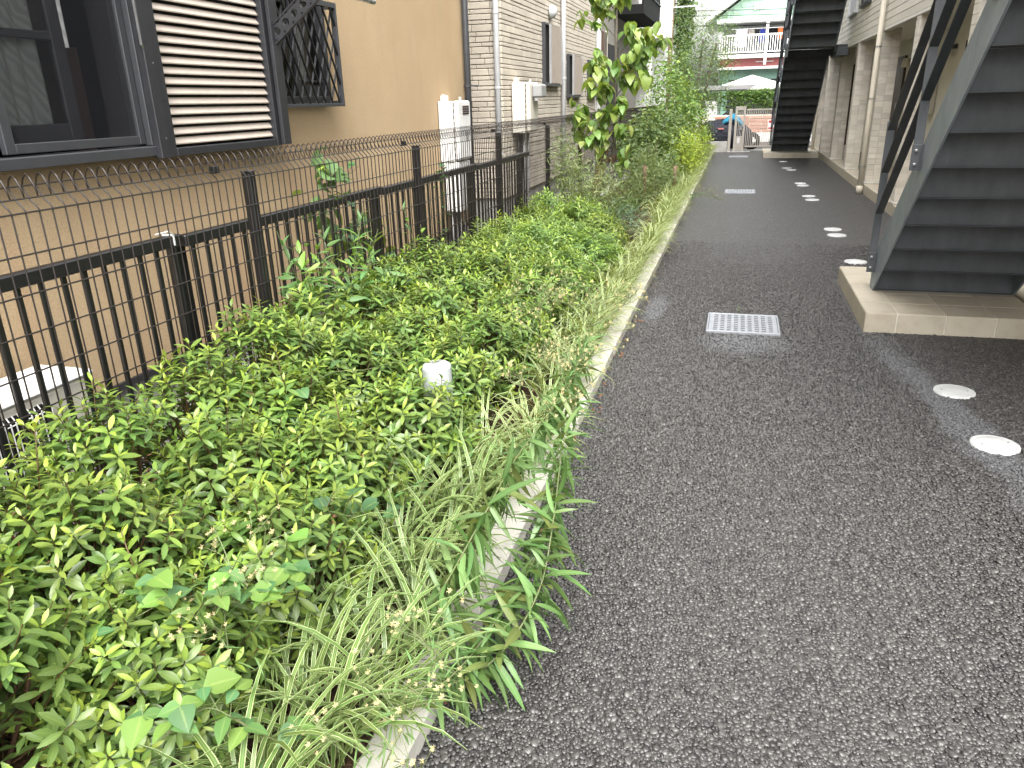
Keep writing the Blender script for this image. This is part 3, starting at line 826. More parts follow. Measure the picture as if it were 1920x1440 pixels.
# ------------------------------------------------------------------ apartment building on the right
AX = 2.03
ap = tag(empty('apartment_building', (4.5, 12, 0)), 'beige two-storey apartment block with tiled porch columns on the right', 'apartment building')
part(ap, 'porch_slab', M_PORCH, G().box(AX, 6, 2.0, 25, -0.1, 0.15, c=0.008))
part(ap, 'porch_wall', M_CREAMW, G().box(3.0, 6, 2.0, 25, 0.151, 2.55))
part(ap, 'porch_ceiling', M_CEIL, G().box(2.10, 2.999, 2.0, 25, 2.47, 2.55))
part(ap, 'upper_core', M_JOINT, G().box(AX + 0.02, 6, 2.0, 25, 2.551, 5.9))
g = G().box(AX - 0.008, AX + 0.10, 2.0, 25.0, 2.43, 2.469, c=0.004); part(ap, 'fascia_trim', M_TILEJ, g)
part(ap, 'roof', M_ALU, G().box(1.9, 6.4, 1.5, 25.5, 5.9, 6.1))
zb = 2.472; k = 0
while zb < 3.9:
    y = 2.0 - U(0, 1.5)
    while y < 25:
        y1 = min(y + 3.03, 25.0); a = max(y, 2.0)
        if y1 - a > 0.3: part(ap, 'siding_board', M_BOARD, G().box(AX - 0.003, AX + 0.0195, a, y1 - 0.004, zb + 0.002, zb + 0.100, c=0.004))
        y += 3.03
    zb += 0.104; k += 1
part(ap, 'upper_siding', M_BOARD, G().box(AX - 0.001, AX + 0.0195, 2.0, 25.0, zb, 5.88))
# columns with stacked tiles
tile_m = G().obox((0, 0, 0), (0.0605, 0.006, 0.0425), c=0.003).mesh('tile')
COLY = [8.5, 11.15, 13.80, 16.45, 19.05, 21.65, 24.3]
for i, y in enumerate(COLY):
    c = part(ap, 'column', M_TILEJ, G().box(AX + 0.008, AX + 0.244, y + 0.008, y + 0.24, 0.151, 2.47))
    nrow = 26
    if i > 0:
        for r in range(nrow):
            for q in range(2):
                t = ob('tile', tile_m, M_TILE, c)
                t.location = (AX + 0.0645 + q * 0.1245, y + 0.0055 + U(-.0015, .0015), 0.195 + r * 0.0875 + 0.0425)
    s_ = G()
    for r in range(nrow):
        for q in range(2): s_.box(AX + 0.001, AX + 0.009, y + 0.006 + q * 0.12, y + 0.122 + q * 0.12, 0.195 + r * 0.0875, 0.28 + r * 0.0875, c=0.003)
    tag(part(c, 'side_tiles', M_TILE, s_), kind='stuff')
    part(c, 'base_trim', M_TILEJ, G().box(AX - 0.004, AX + 0.255, y - 0.004, y + 0.25, 0.152, 0.185, c=0.004))
# doors
for (y0, lab) in ((11.9, 0), (17.15, 1), (22.4, 2)):
    f = G(); f.box(2.955, 2.999, y0, y0 + 0.05, 0.152, 2.2, c=.003); f.box(2.955, 2.999, y0 + .87, y0 + 0.92, 0.152, 2.2, c=.003); f.box(2.955, 2.999, y0 + .0505, y0 + .8695, 2.15, 2.2, c=.003)
    d = part(ap, 'door', M_DOOR, G().box(2.965, 2.999, y0 + 0.0505, y0 + 0.8695, 0.16, 2.149, c=0.004))
    part(d, 'door_frame', M_DOOR, f)
    part(d, 'door_handle', M_STEEL, G().tube([(2.965, y0 + .12, 1.0), (2.92, y0 + .12, 1.0), (2.92, y0 + .12, 1.35), (2.965, y0 + .12, 1.35)], 0.011, 8))
part(ap, 'end_dark_panel', M_DOOR, G().box(2.32, 2.998, 24.55, 24.6, 0.152, 2.3, c=.004))  # dark panel added, its colour stands for shade between the last columns
part(ap, 'end_wall', M_CREAMW, G().box(2.29, 2.998, 24.605, 24.65, 0.152, 2.468))
for (y, z) in ((13.6, 2.16), (17.62 - 0.9, 2.1), (21.9, 2.1)):
    lb = part(ap, 'wall_lamp', M_ALU, G().box(2.97, 2.999, y - .16, y + .16, z - .03, z + .03, c=.006))
    for dy in (-.09, .09):
        part(lb, 'lamp_shade', M_CREAMW, G().lathe((2.90, y + dy), [(0, z + 0.03), (0.035, z + .03), (0.05, z - .02), (0.058, z - 0.12), (0.05, z - 0.122), (0, z - .1)], 14))
for y in (14.3, 19.6): part(ap, 'meter_box', M_CREAMP, G().box(2.86, 2.998, y, y + 0.3, 1.2, 1.75, c=0.01).tube([(2.93, y + .1, 1.2), (2.93, y + .1, .16)], .015, 8))
# rainwater pipe in front of a column
def rpipe(x, y, top):
    p = part(ap, 'downpipe', M_PIPEC, G().tube([(x, y, 0.0), (x, y, 1.2), (x, y, top)], 0.04, 16), smooth=True)
    part(p, 'pipe_collar', M_PIPEC, G().tube([(x, y, 0.0), (x, y, 0.12), (x, y, 0.125)], [0.052, 0.052, 0.044], 16), smooth=True)
    for z in (0.42, 1.45, 2.2, 3.0): part(p, 'pipe_bracket', M_STEEL, G().tube([(x, y, z), (x, y, z + .02)], 0.044, 16).box(x + .03, AX + 0.012, y - .006, y + .006, z + .004, z + .016))
rpipe(1.965, 13.74, 5.8)
rpipe(1.965, 23.0, 2.4)
# upstairs windows
for (y0, y1) in ((15.6, 16.6), (17.3, 18.5)):
    f = G(); f.box(AX - .05, AX + .01, y0, y0 + .05, 3.06, 4.2, c=.003); f.box(AX - .05, AX + .01, y1 - .05, y1, 3.06, 4.2, c=.003); f.box(AX - .07, AX + .01, y0 - .02, y1 + .02, 3.0, 3.06, c=.003)
    w = part(ap, 'window', M_ALU if y0 < 17 else M_PIPEL, f)
    part(w, 'pane', M_GREYP, G().box(AX - .015, AX - .0045, y0 + .05, y1 - .05, 3.06, 4.2))

# ------------------------------------------------------------------ tiled plinth under a staircase
def plinth(name, label, x0, x1, y0, y1, h, chamfer=True, first=0.3):
    p = tag(empty(name, ((x0 + x1) / 2, (y0 + y1) / 2, 0)), label, 'plinth', 'tiled stair plinths')
    e = 0.0052
    cx, cy = x0 + 0.17, y0 + 0.42      # the cut corner: (x0, cy) -> (cx, y0)
    if chamfer:
        poly = [(x0 + e, y1), (x0 + e, cy + .003), (cx + .003, y0 + e), (x1, y0 + e), (x1, y1)]
    else:
        poly = [(x0 + e, y1), (x0 + e, y0 + e), (x1, y0 + e), (x1, y1)]
    g = G(); n = len(poly)
    V = [(a, b, -0.1) for a, b in poly] + [(a, b, h - 0.003) for a, b in poly]
    Q = [(i, (i + 1) % n, n + (i + 1) % n, n + i) for i in range(n)]; T = [(n, n + i, n + i + 1) for i in range(1, n - 1)]
    g.add(V, Q, T); part(p, 'core', M_GROUT, g)
    def vplate(a, b, z0, z1, th=0.008):
        a = np.array(a, float); b = np.array(b, float); d = (b - a) / np.linalg.norm(b - a); nrm = np.array([d[1], -d[0]])
        gg = G().obox(((a + b) / 2).tolist() + [(z0 + z1) / 2], (np.linalg.norm(b - a) / 2 - .004, th / 2, (z1 - z0) / 2), np.array([[d[0], -d[1], 0], [d[1], d[0], 0], [0, 0, 1]]), c=0.002)
        part(p, 'tile', M_PLT, gg)
    zt = h - 0.005
    fx = [x0, x0 + first, x0 + first + 0.30, x0 + first + 0.60, x1]
    if chamfer: fx = [cx, cx + 0.155, cx + 0.415, cx + 0.675, cx + 0.935, x1] if x1 > cx + 1.0 else [cx, cx + .155, cx + .415, cx + .675, x1]
    for a, b in zip(fx[:-1], fx[1:]): vplate((a, y0 + .004), (b, y0 + .004), -0.02, zt)
    ys = [cy if chamfer else y0]
    while ys[-1] < y1 - 0.35: ys.append(ys[-1] + 0.3)
    ys.append(y1)
    for a, b in zip(ys[:-1], ys[1:]): vplate((x0 + .004, b), (x0 + .004, a), -0.02, zt)
    if chamfer: vplate((x0 + .002, cy), (cx, y0 + .002), -0.02, zt)
    # top tiles
    def poly_tile(pts):
        n = len(pts); c = np.mean(pts, 0); q = [c + (np.array(a) - c) * (1 - 0.006 / max(0.05, np.linalg.norm(np.array(a) - c))) for a in pts]
        V = [(a, b, h - 0.0065) for a, b in q] + [(a, b, h) for a, b in q]
        Q = [(i, (i + 1) % n, n + (i + 1) % n, n + i) for i in range(n)]; T = [(n, n + i, n + i + 1) for i in range(1, n - 1)]
        part(p, 'tile', M_PLT, G().add(V, Q, T))
    if chamfer:
        r1 = y0 + 0.21; xm = cx + 0.155
        xs_at = lambda y: cx - (cx - x0) * (y - y0) / (cy - y0) if y < cy else x0
        rows = [y0, y0 + 0.30, y0 + 0.60, y0 + 0.9, y0 + 1.2, y1]
        for ra, rb in zip(rows[:-1], rows[1:]):
            if rb <= ra: continue
            left = [(xs_at(ra), ra), (xm, ra), (xm, rb), (xs_at(rb), rb)]
            if ra < cy < rb: left.append((x0, cy))
            poly_tile(left)
            cols = [xm, xm + .26, xm + .52, xm + .78, x1]
            for a, b in zip(cols[:-1], cols[1:]):
                if b > a: poly_tile([(a, ra), (b, ra), (b, rb), (a, rb)])
    else:
        a = x0
        while a < x1 - 0.1:
            b = min(a + (first if a == x0 else 0.3), x1); bb = y0
            while bb < y1 - 0.05:
                b2 = min(bb + 0.3, y1); poly_tile([(a, bb), (b, bb), (b, b2), (a, b2)]); bb = b2
            a = b
    return p
plinth('tiled_plinth', 'beige tiled plinth with a cut corner under the near staircase', 0.93, 2.02, 5.48, 7.05, 0.135, False, 0.2)
plinth('tiled_plinth', 'far beige tiled plinth under the staircase by the gate', 0.66, 2.02, 21.75, 23.6, 0.13, False)

def stair(name, label, xl, xr, yf, zf, rise, go, n, post_idx, rails=True, upper=None):
    """flight climbing toward -Y; foot at yf on a plinth of height zf"""
    s = tag(empty(name, ((xl + xr) / 2, yf, zf)), label, 'staircase', 'steel outdoor staircases')
    k = rise / go; ztop = zf + n * rise; yt = yf - n * go
    for i, (x0, x1) in enumerate(((xl, xl + 0.012), (xr - 0.012, xr))):
        low = lambda y: zf + k * (yf - 0.03 - y)
        pts = [(yf - 0.03, zf), (yt - .05, low(yt - .05)), (yt - .05, low(yt - .05) + 0.31), (yf + 0.02, zf + 0.285), (yf + 0.09, zf + 0.20), (yf + 0.09, zf)]
        part(s, 'stringer', M_GALV, G().prism(pts, 0, x0, x1))
    tm = G()
    w = xr - xl - 0.026
    tm.box(-w / 2, w / 2, -0.004, 0.0, 0.0, rise - 0.0005)                        # riser
    tm.box(-w / 2, w / 2, -go - 0.004, 0.0, rise, rise + 0.0045)                # tread
    tm.box(-w / 2, w / 2, 0.0005, 0.028, rise - 0.03, rise - 0.0005, c=0.004)    # nosing lip
    tm.box(-w / 2, w / 2, -0.03, -0.0045, 0.0005, 0.0045)                        # folded foot of the riser
    tmm = tm.mesh('step')
    for i in range(n):
        o = ob('step', tmm, M_GALV_SHADED, s); o.location = (0, -i * go, i * rise)
    return s, k, ztop, yt

# near staircase
XL, XR, YF, ZF, RI, GO, NS = 1.065, 2.022, 6.20, 0.136, 0.20, 0.243, 13
st, kk, ztop, yt = stair('steel_staircase', 'grey galvanised steel staircase seen from below on the near plinth', XL, XR, YF, ZF, RI, GO, NS, None)
part(st, 'landing', M_GALV_SHADED, G().box(XL, XR, yt - 1.15, yt - 0.06, ztop + 0.005, ztop + 0.02).box(XL, XL + .012, yt - 1.15, yt - .06, ztop - .15, ztop + .1).box(XL, XR, yt - 1.15, yt - 1.14, ztop - .15, ztop - 0.001))
for (px_, py_) in ((XL + .04, yt - 1.05), (XL + .04, yt - .14)): pass
def post(parent, x, y, zbase, ztop_):
    p = part(parent, 'rail_post', M_RAIL, G().box(x - 0.026, x + 0.026, y, y + 0.01, zbase - .02, ztop_, c=0.002))
    part(p, 'fixing_plate', M_RAIL, G().box(x - 0.032, x + 0.020, y - 0.0085, y - 0.0005, zbase - 0.06, zbase + 0.09, c=0.002).box(x + 0.0205, x + 0.0285, y - .0085, y + 0.06, zbase - .06, zbase + .09))
    for dz in (-0.025, 0.055):
        b = part(p, 'bolt', M_BOLT, G().lathe((0, 0), [(0, 0), (0.011, 0), (0.011, 0.008), (0.007, 0.011), (0.007, 0.015), (0, 0.016)], 8))
        b.matrix_local = Matrix.Translation((x - 0.008, y - 0.009, zbase + dz)) @ Matrix.Rotation(R(90), 4, 'X')
xp = XL - 0.03
for i, y in enumerate((6.16, 5.19, 4.19, 3.25)):
    zb = ZF + kk * (YF - 0.03 - y) + 0.22 if i else ZF + 0.20
    post(st, xp, y, zb, zb + .97 if i else zb + 1.02)
for off in (0.61, 0.90, 1.19):
    y0_ = 6.145; y1_ = 3.2
    z0_ = ZF + kk * (YF - 0.03 - y0_) + off - 0.05; z1_ = ZF + kk * (YF - 0.03 - y1_) + off - 0.05
    d = np.array([0, y1_ - y0_, z1_ - z0_]); d /= np.linalg.norm(d); nn = np.array([0, -d[2], d[1]])
    part(st, 'rail', M_RAIL, G().bar((xp, y0_, z0_), (xp, y1_, z1_), 0.052, 0.009, nn, c=0.002))

# far staircase: lower flight, landing, upper flight
XL2, XR2 = 0.862, 1.80
st2, k2, zt2, yt2 = stair('steel_staircase', 'steel staircase with shaded step colour at the far end beside the gate', XL2, XR2, 22.45, 0.131, 0.195, 0.262, 12, None)
ld = G().box(XL2, AX, yt2 - 1.05, yt2 - 0.055, zt2 + .006, zt2 + .03)
ld.box(XL2, XL2 + .012, yt2 - 1.05, yt2 - .055, zt2 - .16, zt2 + .12); ld.box(XL2 + .0125, AX, yt2 - .075, yt2 - .06, zt2 - .14, zt2 + .004)
part(st2, 'landing', M_GALV_SHADED, ld)
part(st2, 'landing_beam', M_GALV_SHADED, G().box(XR2 + .02, AX + .01, yt2 - 1.1, yt2 + .1, zt2 - .18, zt2 - .002))
up = empty('upper_flight')
up.parent = st2; up.location = (0, 0, 0)
bpy.data.objects.remove(up)
w = XR2 - XL2 - .026; yb2 = yt2 - 1.05; zb2 = zt2 + .03
tm = G(); tm.box(-w / 2, w / 2, -0.004, 0.0, 0.0, .1945); tm.box(-w / 2, w / 2, -.266, 0, .195, .1995); tm.box(-w / 2, w / 2, 0.0005, .028, .165, .1945, c=.004)
tmm = tm.mesh('step')
for i in range(10):
    o = ob('step', tmm, M_GALV_SHADED, st2); o.location = (0, yb2 - 22.45 - i * .262, zb2 - .131 + i * .195)
lw = lambda y: zb2 + k2 * (yb2 - y) - 0.02
for x0 in (XL2, XR2 - .012):
    part(st2, 'stringer', M_GALV, G().prism([(yb2 + .04, zb2 - .14), (yb2 - 2.6, lw(yb2 - 2.6)), (yb2 - 2.6, lw(yb2 - 2.6) + .3), (yb2 + .04, zb2 + .28)], 0, x0, x0 + .0115))
xp = XL2 - .03
def rail_run(ya, za, yb_, zb_):
    d = np.array([0, yb_ - ya, zb_ - za]); d /= np.linalg.norm(d); nn = np.array([0, -d[2], d[1]])
    part(st2, 'rail', M_RAIL, G().bar((xp, ya, za), (xp, yb_, zb_), 0.05, 0.009, nn))
for i in range(5):
    y = 22.4 - i * .74; zb = .131 + k2 * (22.42 - y) + .2
    post(st2, xp, y, zb, zb + 1.0)
for off in (.61, .90, 1.19): rail_run(22.39, .131 + k2 * .03 + off - .05, yt2 + .1, .131 + k2 * (22.42 - yt2 - .1) + off - .05)
for off in (.36, .66, .97): rail_run(yt2 + .06, zt2 + off + .1, yb2 + .06, zt2 + off + .1)
for i in range(4):
    y = yb2 - i * .74; zb = lw(y) + .24
    post(st2, xp, y, zb, zb + .95)
for off in (.36, .66, .97): rail_run(yb2, lw(yb2) + off, yb2 - 2.4, lw(yb2 - 2.4) + off)

# ------------------------------------------------------------------ drains and caps on the path
def grate(label, x, y):
    s = tag(empty('drain_grate', (x, y, 0)), label, 'drain grate', 'galvanised drain grates in the path')
    f = G(); a, b = 0.25, 0.245
    f.box(x - a, x + a, y - b, y - b + .012, -.02, .010, c=.002); f.box(x - a, x + a, y + b - .012, y + b, -.02, .010, c=.002)
    f.box(x - a, x - a + .012, y - b + .0125, y + b - .0125, -.02, .010, c=.002); f.box(x + a - .012, x + a, y - b + .0125, y + b - .0125, -.02, .010, c=.002)
    part(s, 'frame', M_GRATE, f)
    p = G(); a -= .015; b -= .015; n = 9; mx_ = .022; my = .012
    pw = (2 * a - 2 * mx_) / n; ph = (2 * b - 2 * my) / n; hw = pw * .60; hh = ph * .58
    z0, z1 = .003, .008
    ysplit = []
    cur = y - b
    for j in range(n):
        c0 = y - b + my + (j + .5) * ph
        p.box(x - a, x + a, cur, c0 - hh / 2, z0, z1); 
        xc = x - a
        for i in range(n):
            cc = x - a + mx_ + (i + .5) * pw
            p.box(xc, cc - hw / 2, c0 - hh / 2, c0 + hh / 2, z0, z1); xc = cc + hw / 2
        p.box(xc, x + a, c0 - hh / 2, c0 + hh / 2, z0, z1)
        cur = c0 + hh / 2
    p.box(x - a, x + a, cur, y + b, z0, z1)
    part(s, 'plate', M_GRATE, p)
    part(s, 'sump', M_HOLE, G().box(x - .245, x + .245, y - .24, y + .24, -.03, .001))
grate('perforated steel drain grate nearest the camera on the path', 0.127, 5.515)
grate('perforated steel drain grate halfway along the path', 0.09, 13.93)
grate('perforated steel drain grate just before the gate', 0.03, 22.3)
cm = G().lathe((0, 0), [(0, 0.0095), (0.035, 0.0098), (0.082, 0.009), (0.085, 0.0075), (0.088, 0.009), (0.098, 0.0085), (0.103, 0.006), (0.1045, -0.01)], 40)
cm.lathe((0, 0), [(0.0, 0.0105), (0.012, 0.0105), (0.0135, 0.0095)], 16)
cmm = cm.mesh('lid', smooth=True)
cn = G().box(-.004, .004, -.003, .003, 0, .0015).mesh('slot')
CAPL = ['round white drain cap second from the camera on the path', 'round white drain cap nearest the camera at the right edge', 'round white drain cap beside the near plinth corner',
        'rear cap of the pair of white drain caps beyond the near plinth', 'front cap of the pair of white drain caps beyond the near plinth',
        'rear cap of the white drain cap pair in line with the middle grate', 'front cap of the white drain cap pair before the middle grate',
        'rear cap of the third white drain cap pair along the path', 'front cap of the third white drain cap pair along the path',
        'single white drain cap furthest along the path near the far plinth', 'rear cap of the last white drain cap pair', 'front cap of the last white drain cap pair']
for (x, y), lab in zip(CAPS, CAPL):
    c = tag(empty('manhole_cover', (x, y, 0), U(0, 6)), lab, 'manhole cover', 'round drain caps along the path')
    ob('lid', cmm, M_CAP, c); s_ = ob('slot', cn, M_HOLE, c); s_.location = (0.06, 0.02, 0.0088)
    s_ = ob('slot', cn, M_HOLE, c); s_.location = (-0.06, -0.02, 0.0088)

# ------------------------------------------------------------------ mesh fence between the bed and the neighbours
FX = -2.15
mf = tag(empty('mesh_fence', (FX, 6, 0.09)), 'dark brown welded mesh fence with rolled top behind the shrubs', 'fence')
PY = [-0.86, 1.14, 3.14, 5.14, 7.14, 9.14, 11.14, 13.14, 15.14, 17.14, 19.14, 21.14, 23.14]
for y in PY:
    p = part(mf, 'fence_post', M_BLACK, G().box(FX - 0.055, FX - 0.008, y - 0.024, y + 0.024, 0.02, 1.275, c=0.004))
    part(p, 'post_cap', M_BLACK, G().box(FX - 0.057, FX - 0.006, y - 0.026, y + 0.026, 1.2755, 1.283, c=0.003))
prof = [(0, 0.13), (0, 0.6), (0, 1.266), (-0.007, 1.277), (-0.020, 1.289), (-0.028, 1.300), (-0.042, 1.322), (-0.046, 1.337), (-0.037, 1.362), (-0.023, 1.375), (-0.009, 1.364), (0.004, 1.337), (0.010, 1.303)]
vw = G().tube([(x, 0, z) for x, z in prof], 0.0030, 5)
vwm = vw.mesh('vertical_wire', smooth=True)
HZ = [0.145, 0.27, 0.395, 0.52, 0.64, 0.765, 0.89, 1.012, 1.135, 1.262]
for i, y in enumerate(PY[:-1]):
    # panels join 0.3 m before each post
    ya, yb = y - 0.29, y + 1.71
    hz = G()
    for z in HZ: hz.tube([(FX + 0.0045, ya, z), (FX + 0.0045, yb, z)], 0.0031, 5)
    hz.tube([(FX - 0.050, ya, 1.338), (FX - 0.050, yb, 1.338)], 0.0028, 5); hz.tube([(FX + 0.0125, ya, 1.306), (FX + 0.0125, yb, 1.306)], 0.0028, 5)
    pn = part(mf, 'mesh_panel', M_WIRE, hz)
    if i < 7:
        for k in range(39):
            o = ob('vertical_wire', vwm, M_WIRE, pn); o.location = (FX, ya + 0.02 + k * 0.0515, 0)
    else:
        far = G()
        for k in range(39): far.put(vw, np.array([[1, 0, 0, FX], [0, 1, 0, ya + .02 + k * .0515], [0, 0, 1, 0], [0, 0, 0, 1.0]]))
        tag(part(pn, 'vertical_wires', M_WIRE, far), kind='stuff')
    cl = G()
    for z, w in ((1.312, .022), (0.64, 0.010)):
        cl.box(FX - 0.006, FX + 0.02, yb - 0.02, yb - 0.004, z - w * .7, z + w * .7, c=.002); cl.box(FX - 0.006, FX + 0.02, yb + 0.004, yb + 0.02, z - w * .7, z + w * .7, c=.002)
    part(pn, 'joint_clip', M_BLACK, cl)

# black picket fence of the neighbours behind it
PX = -2.40
pf = tag(empty('picket_fence', (PX, 5, 0.02)), 'black aluminium picket fence just behind the mesh fence', 'fence')
for k, (a, b) in enumerate(((-0.9, 0.82), (0.84, 2.86), (2.88, 4.96), (4.98, 7.05), (7.07, 9.02))):
    part(pf, 'top_rail', M_BLACK, G().box(PX - .024, PX + .024, a, b, 0.975 - k * .012 + .02, 1.027 - k * .012 + .02, c=.005))
    part(pf, 'bottom_rail', M_BLACK, G().box(PX - .02, PX + .02, a, b, 0.16, 0.20, c=.004))
    yy = a + .07
    while yy < b - .03:
        part(pf, 'picket', M_BLACK, G().box(PX - .006, PX + .006, yy - .0125, yy + .0125, 0.2005, 0.9745 - k * .012 + .02, c=.003)); yy += 0.1
for y in (0.83, 2.90, 4.98, 7.06, 8.86):
    part(pf, 'fence_post', M_BLACK, G().box(PX - .085, PX - .0265, y - .035, y + .035, 0.0, 0.99, c=.005))
M_TIE = pm('white_tie', (0.6, 0.6, 0.58), None, 10, 0.5)
part(pf, 'cable_tie', M_TIE, G().box(PX - .03, PX + .03, 2.80, 2.806, 0.992, 1.041).tube([(PX + .03, 2.80, 1.04), (PX + .04, 2.76, 1.06), (PX + .02, 2.70, 1.055)], .003, 5))

# ------------------------------------------------------------------ garden light
t = NT('frosted_lamp'); M_LAMP = t.pbr(t.mix(t.noise(30, 2), (0.50, 0.52, 0.54), (0.44, 0.465, 0.49)), 0.35, 0, None, 0.5, {'Transmission Weight': 0.25, 'Subsurface Weight': 0.0})
gl = tag(empty('garden_light', (-1.225, 2.96, 0.03)), 'white ribbed garden light on a black stem among the shrubs', 'garden light')
x, y = -1.225, 2.96
sh = G(); prof = [(0.0, 0.465), (0.052, 0.465), (0.062, 0.458), (0.065, 0.448), (0.065, 0.27), (0.0, 0.268)]
n = 60; V = []
for (r, z) in prof:
    for k in range(n):
        a = 2 * math.pi * k / n; rr = max(r * (1 + (0.018 if k % 2 and 0.26 < z < 0.45 else 0)), 1e-5)
        V.append((x + rr * math.cos(a), y + rr * math.sin(a), z))
sh.add(V, [(i * n + k, (i + 1) * n + k, (i + 1) * n + (k + 1) % n, i * n + (k + 1) % n) for i in range(len(prof) - 1) for k in range(n)])
part(gl, 'diffuser', M_LAMP, sh)
part(gl, 'collar', M_BLACK, G().cyl((x, y), 0.063, 0.215, 0.267, 24)); part(gl, 'stem', M_BLACK, G().cyl((x, y), 0.038, 0.0, 0.214, 20))

# ------------------------------------------------------------------ gate at the end of the path
M_GATE = pm('taupe_gate', (0.33, 0.305, 0.27), (0.28, 0.26, 0.23), 6, 0.45, 0.2, objvar=0.03)
M_RED = pm('sign_red', (0.50, 0.02, 0.035), None, 10, 0.5)
M_WHITE = pm('white_paint', (0.74, 0.74, 0.72), (0.66, 0.66, 0.64), 4, 0.5)
GY = 24.3
gt = tag(empty('metal_gate', (0.35, GY, 0)), 'taupe metal gate with vertical bars at the end of the path', 'gate')
for (x0, x1, h, n) in ((-0.31, -0.225, 1.19, 'side_post'), (-0.145, -0.075, 1.27, 'lock_post'), (0.085, 0.155, 1.27, 'lock_post')):
    part(gt, n, M_GATE, G().box(x0, x1, GY - .035, GY + .035, 0.0, h, c=.006))
part(gt, 'lock_panel', M_GATE, G().box(-.0745, .0845, GY - .03, GY + .03, 0.03, .44, c=.005))
part(gt, 'head_bar', M_GATE, G().box(-.0745, .0845, GY - .03, GY + .03, 1.16, 1.262, c=.004))
part(gt, 'keypad', M_PIPEL, G().box(-.04, .03, GY - .038, GY - .0305, .25, .40, c=.003))
part(gt, 'lock_handle', M_STEEL, G().box(.02, .075, GY - .06, GY - .0305, .62, .72, c=.004).box(.03, .11, GY - .09, GY - .06, .72, .735))
part(gt, 'foot_plate', M_PIPEL, G().box(-.30, .34, GY - .08, GY + .08, 0.0, .012))
for k in range(3): part(gt, 'bar', M_GATE, G().box(-.045 + k * .045, -.03 + k * .045, GY - .012, GY + .012, .4405, 1.1595))
x0, x1 = 0.18, 1.22
part(gt, 'leaf_rail', M_GATE, G().box(x0, x1, GY - .018, GY + .018, 1.15, 1.19, c=.004)); part(gt, 'leaf_rail', M_GATE, G().box(x0, x1, GY - .018, GY + .018, .13, .17, c=.004))
for k in range(21): part(gt, 'bar', M_GATE, G().box(x0 + .005 + k * .05, x0 + .025 + k * .05, GY - .01, GY + .01, .1705, 1.1495))
part(gt, 'hinge_post', M_GATE, G().box(1.235, 1.30, GY - .035, GY + .035, 0, 1.25, c=.005))
sg = part(gt, 'sign_board', M_WHITE, G().box(.79, 1.03, GY - .0225, GY - .0185, .61, .885))
part(sg, 'sign_band', M_RED, G().box(.805, 1.015, GY - .0245, GY - .0227, .80, .865)); part(sg, 'sign_band', M_RED, G().box(.805, 1.015, GY - .0245, GY - .0227, .63, .675))
M_GREYT = pm('sign_print', (0.28, 0.24, 0.26), None, 10, 0.6)
ch = G()    # blurred dark strokes printed on the white middle of the sign
for (a, b, c, d) in ((.815, .822, .70, .78), (.877, .884, .69, .79), (.90, .945, .735, .745), (.93, .938, .69, .785), (.95, .985, .70, .71), (.96, .985, .76, .77), (.972, .98, .70, .77)):
    ch.box(a, b, GY - .0240, GY - .0227, c, d)
part(sg, 'sign_lettering', M_GREYT, ch)
# low wall and wire fence left of the gate
lw_ = tag(empty('gate_side_fence', (-.75, GY, 0)), 'wire fence on a low concrete wall left of the gate', 'fence')
part(lw_, 'low_wall', M_CONC, G().box(-2.05, -.32, GY - .06, GY + .06, -.05, .30, c=.006))
for k in range(9): part(lw_, 'wire', M_WIRE, G().tube([(-2.05, GY, .36 + k * .1), (-.315, GY, .36 + k * .1)], .003, 5))
for x in (-2.0, -1.1): part(lw_, 'fence_post', M_BLACK, G().box(x - .02, x + .02, GY - .02, GY + .02, .3, 1.22))
# covered scooter in the street behind the gate
M_COVER = pm('navy_cover', (0.010, 0.012, 0.022), (0.016, 0.018, 0.03), 8, 0.8, bump=1.0, bscale=14, bdist=0.04)
M_BLUE = pm('cyan_cover', (0.03, 0.28, 0.42), (0.015, 0.16, 0.28), 9, 0.75, bump=1.0, bscale=16, bdist=0.05)
M_RUB = pm('rubber', (0.012, 0.012, 0.012), None, 20, 0.8)
sc = tag(empty('covered_scooter', (-.35, 25.2, 0)), 'scooter under a navy cover with a bright blue sheet behind the gate', 'scooter')
def blob(prof, n=18, sy=1.0):
    """loft of (x, zc, ry, rz)"""
    g = G(); V = []
    for (x, zc, ry, rz) in prof:
        for k in range(n):
            a = 2 * math.pi * k / n; w = 1 + .06 * math.sin(5 * a + x * 9) + .04 * math.sin(9 * a - x * 14)
            V.append((x, 25.2 + ry * math.cos(a) * w, max(0.03, zc + rz * math.sin(a) * w)))
    m = len(prof)
    Q = [(i * n + k, i * n + (k + 1) % n, (i + 1) * n + (k + 1) % n, (i + 1) * n + k) for i in range(m - 1) for k in range(n)]
    return g.add(V, Q)
part(sc, 'cover', M_COVER, blob([(-1.25, .35, .02, .2), (-1.2, .4, .2, .32), (-.9, .45, .3, .42), (-.5, .45, .33, .45), (-.1, .42, .32, .40), (.2, .38, .25, .33), (.36, .32, .14, .25), (.4, .3, .02, .1)]), smooth=True)
part(sc, 'blue_sheet', M_BLUE, blob([(-.56, .76, .02, .04), (-.50, .78, .24, .08), (-.38, .86, .30, .12), (-.24, .94, .30, .12), (-.16, .90, .30, .16), (0.0, .80, .30, .14), (.12, .68, .22, .08), (.15, .66, .02, .02)]), smooth=True)
part(sc, 'rear_wheel', M_RUB, G().lathe((0, 0), [(.12, -.06), (.2, -.07), (.25, -.04), (.26, 0), (.25, .04), (.2, .07), (.12, .06)], 24)).matrix_local = Matrix.Translation((.38 + .35, 0, .26)) @ Matrix.Rotation(R(90), 4, 'X')
part(sc, 'reflector', pm('pink_reflector', (0.55, 0.2, 0.18), None, 10, 0.4), G().box(-.62, -.45, 24.84, 24.85, .62, .66))
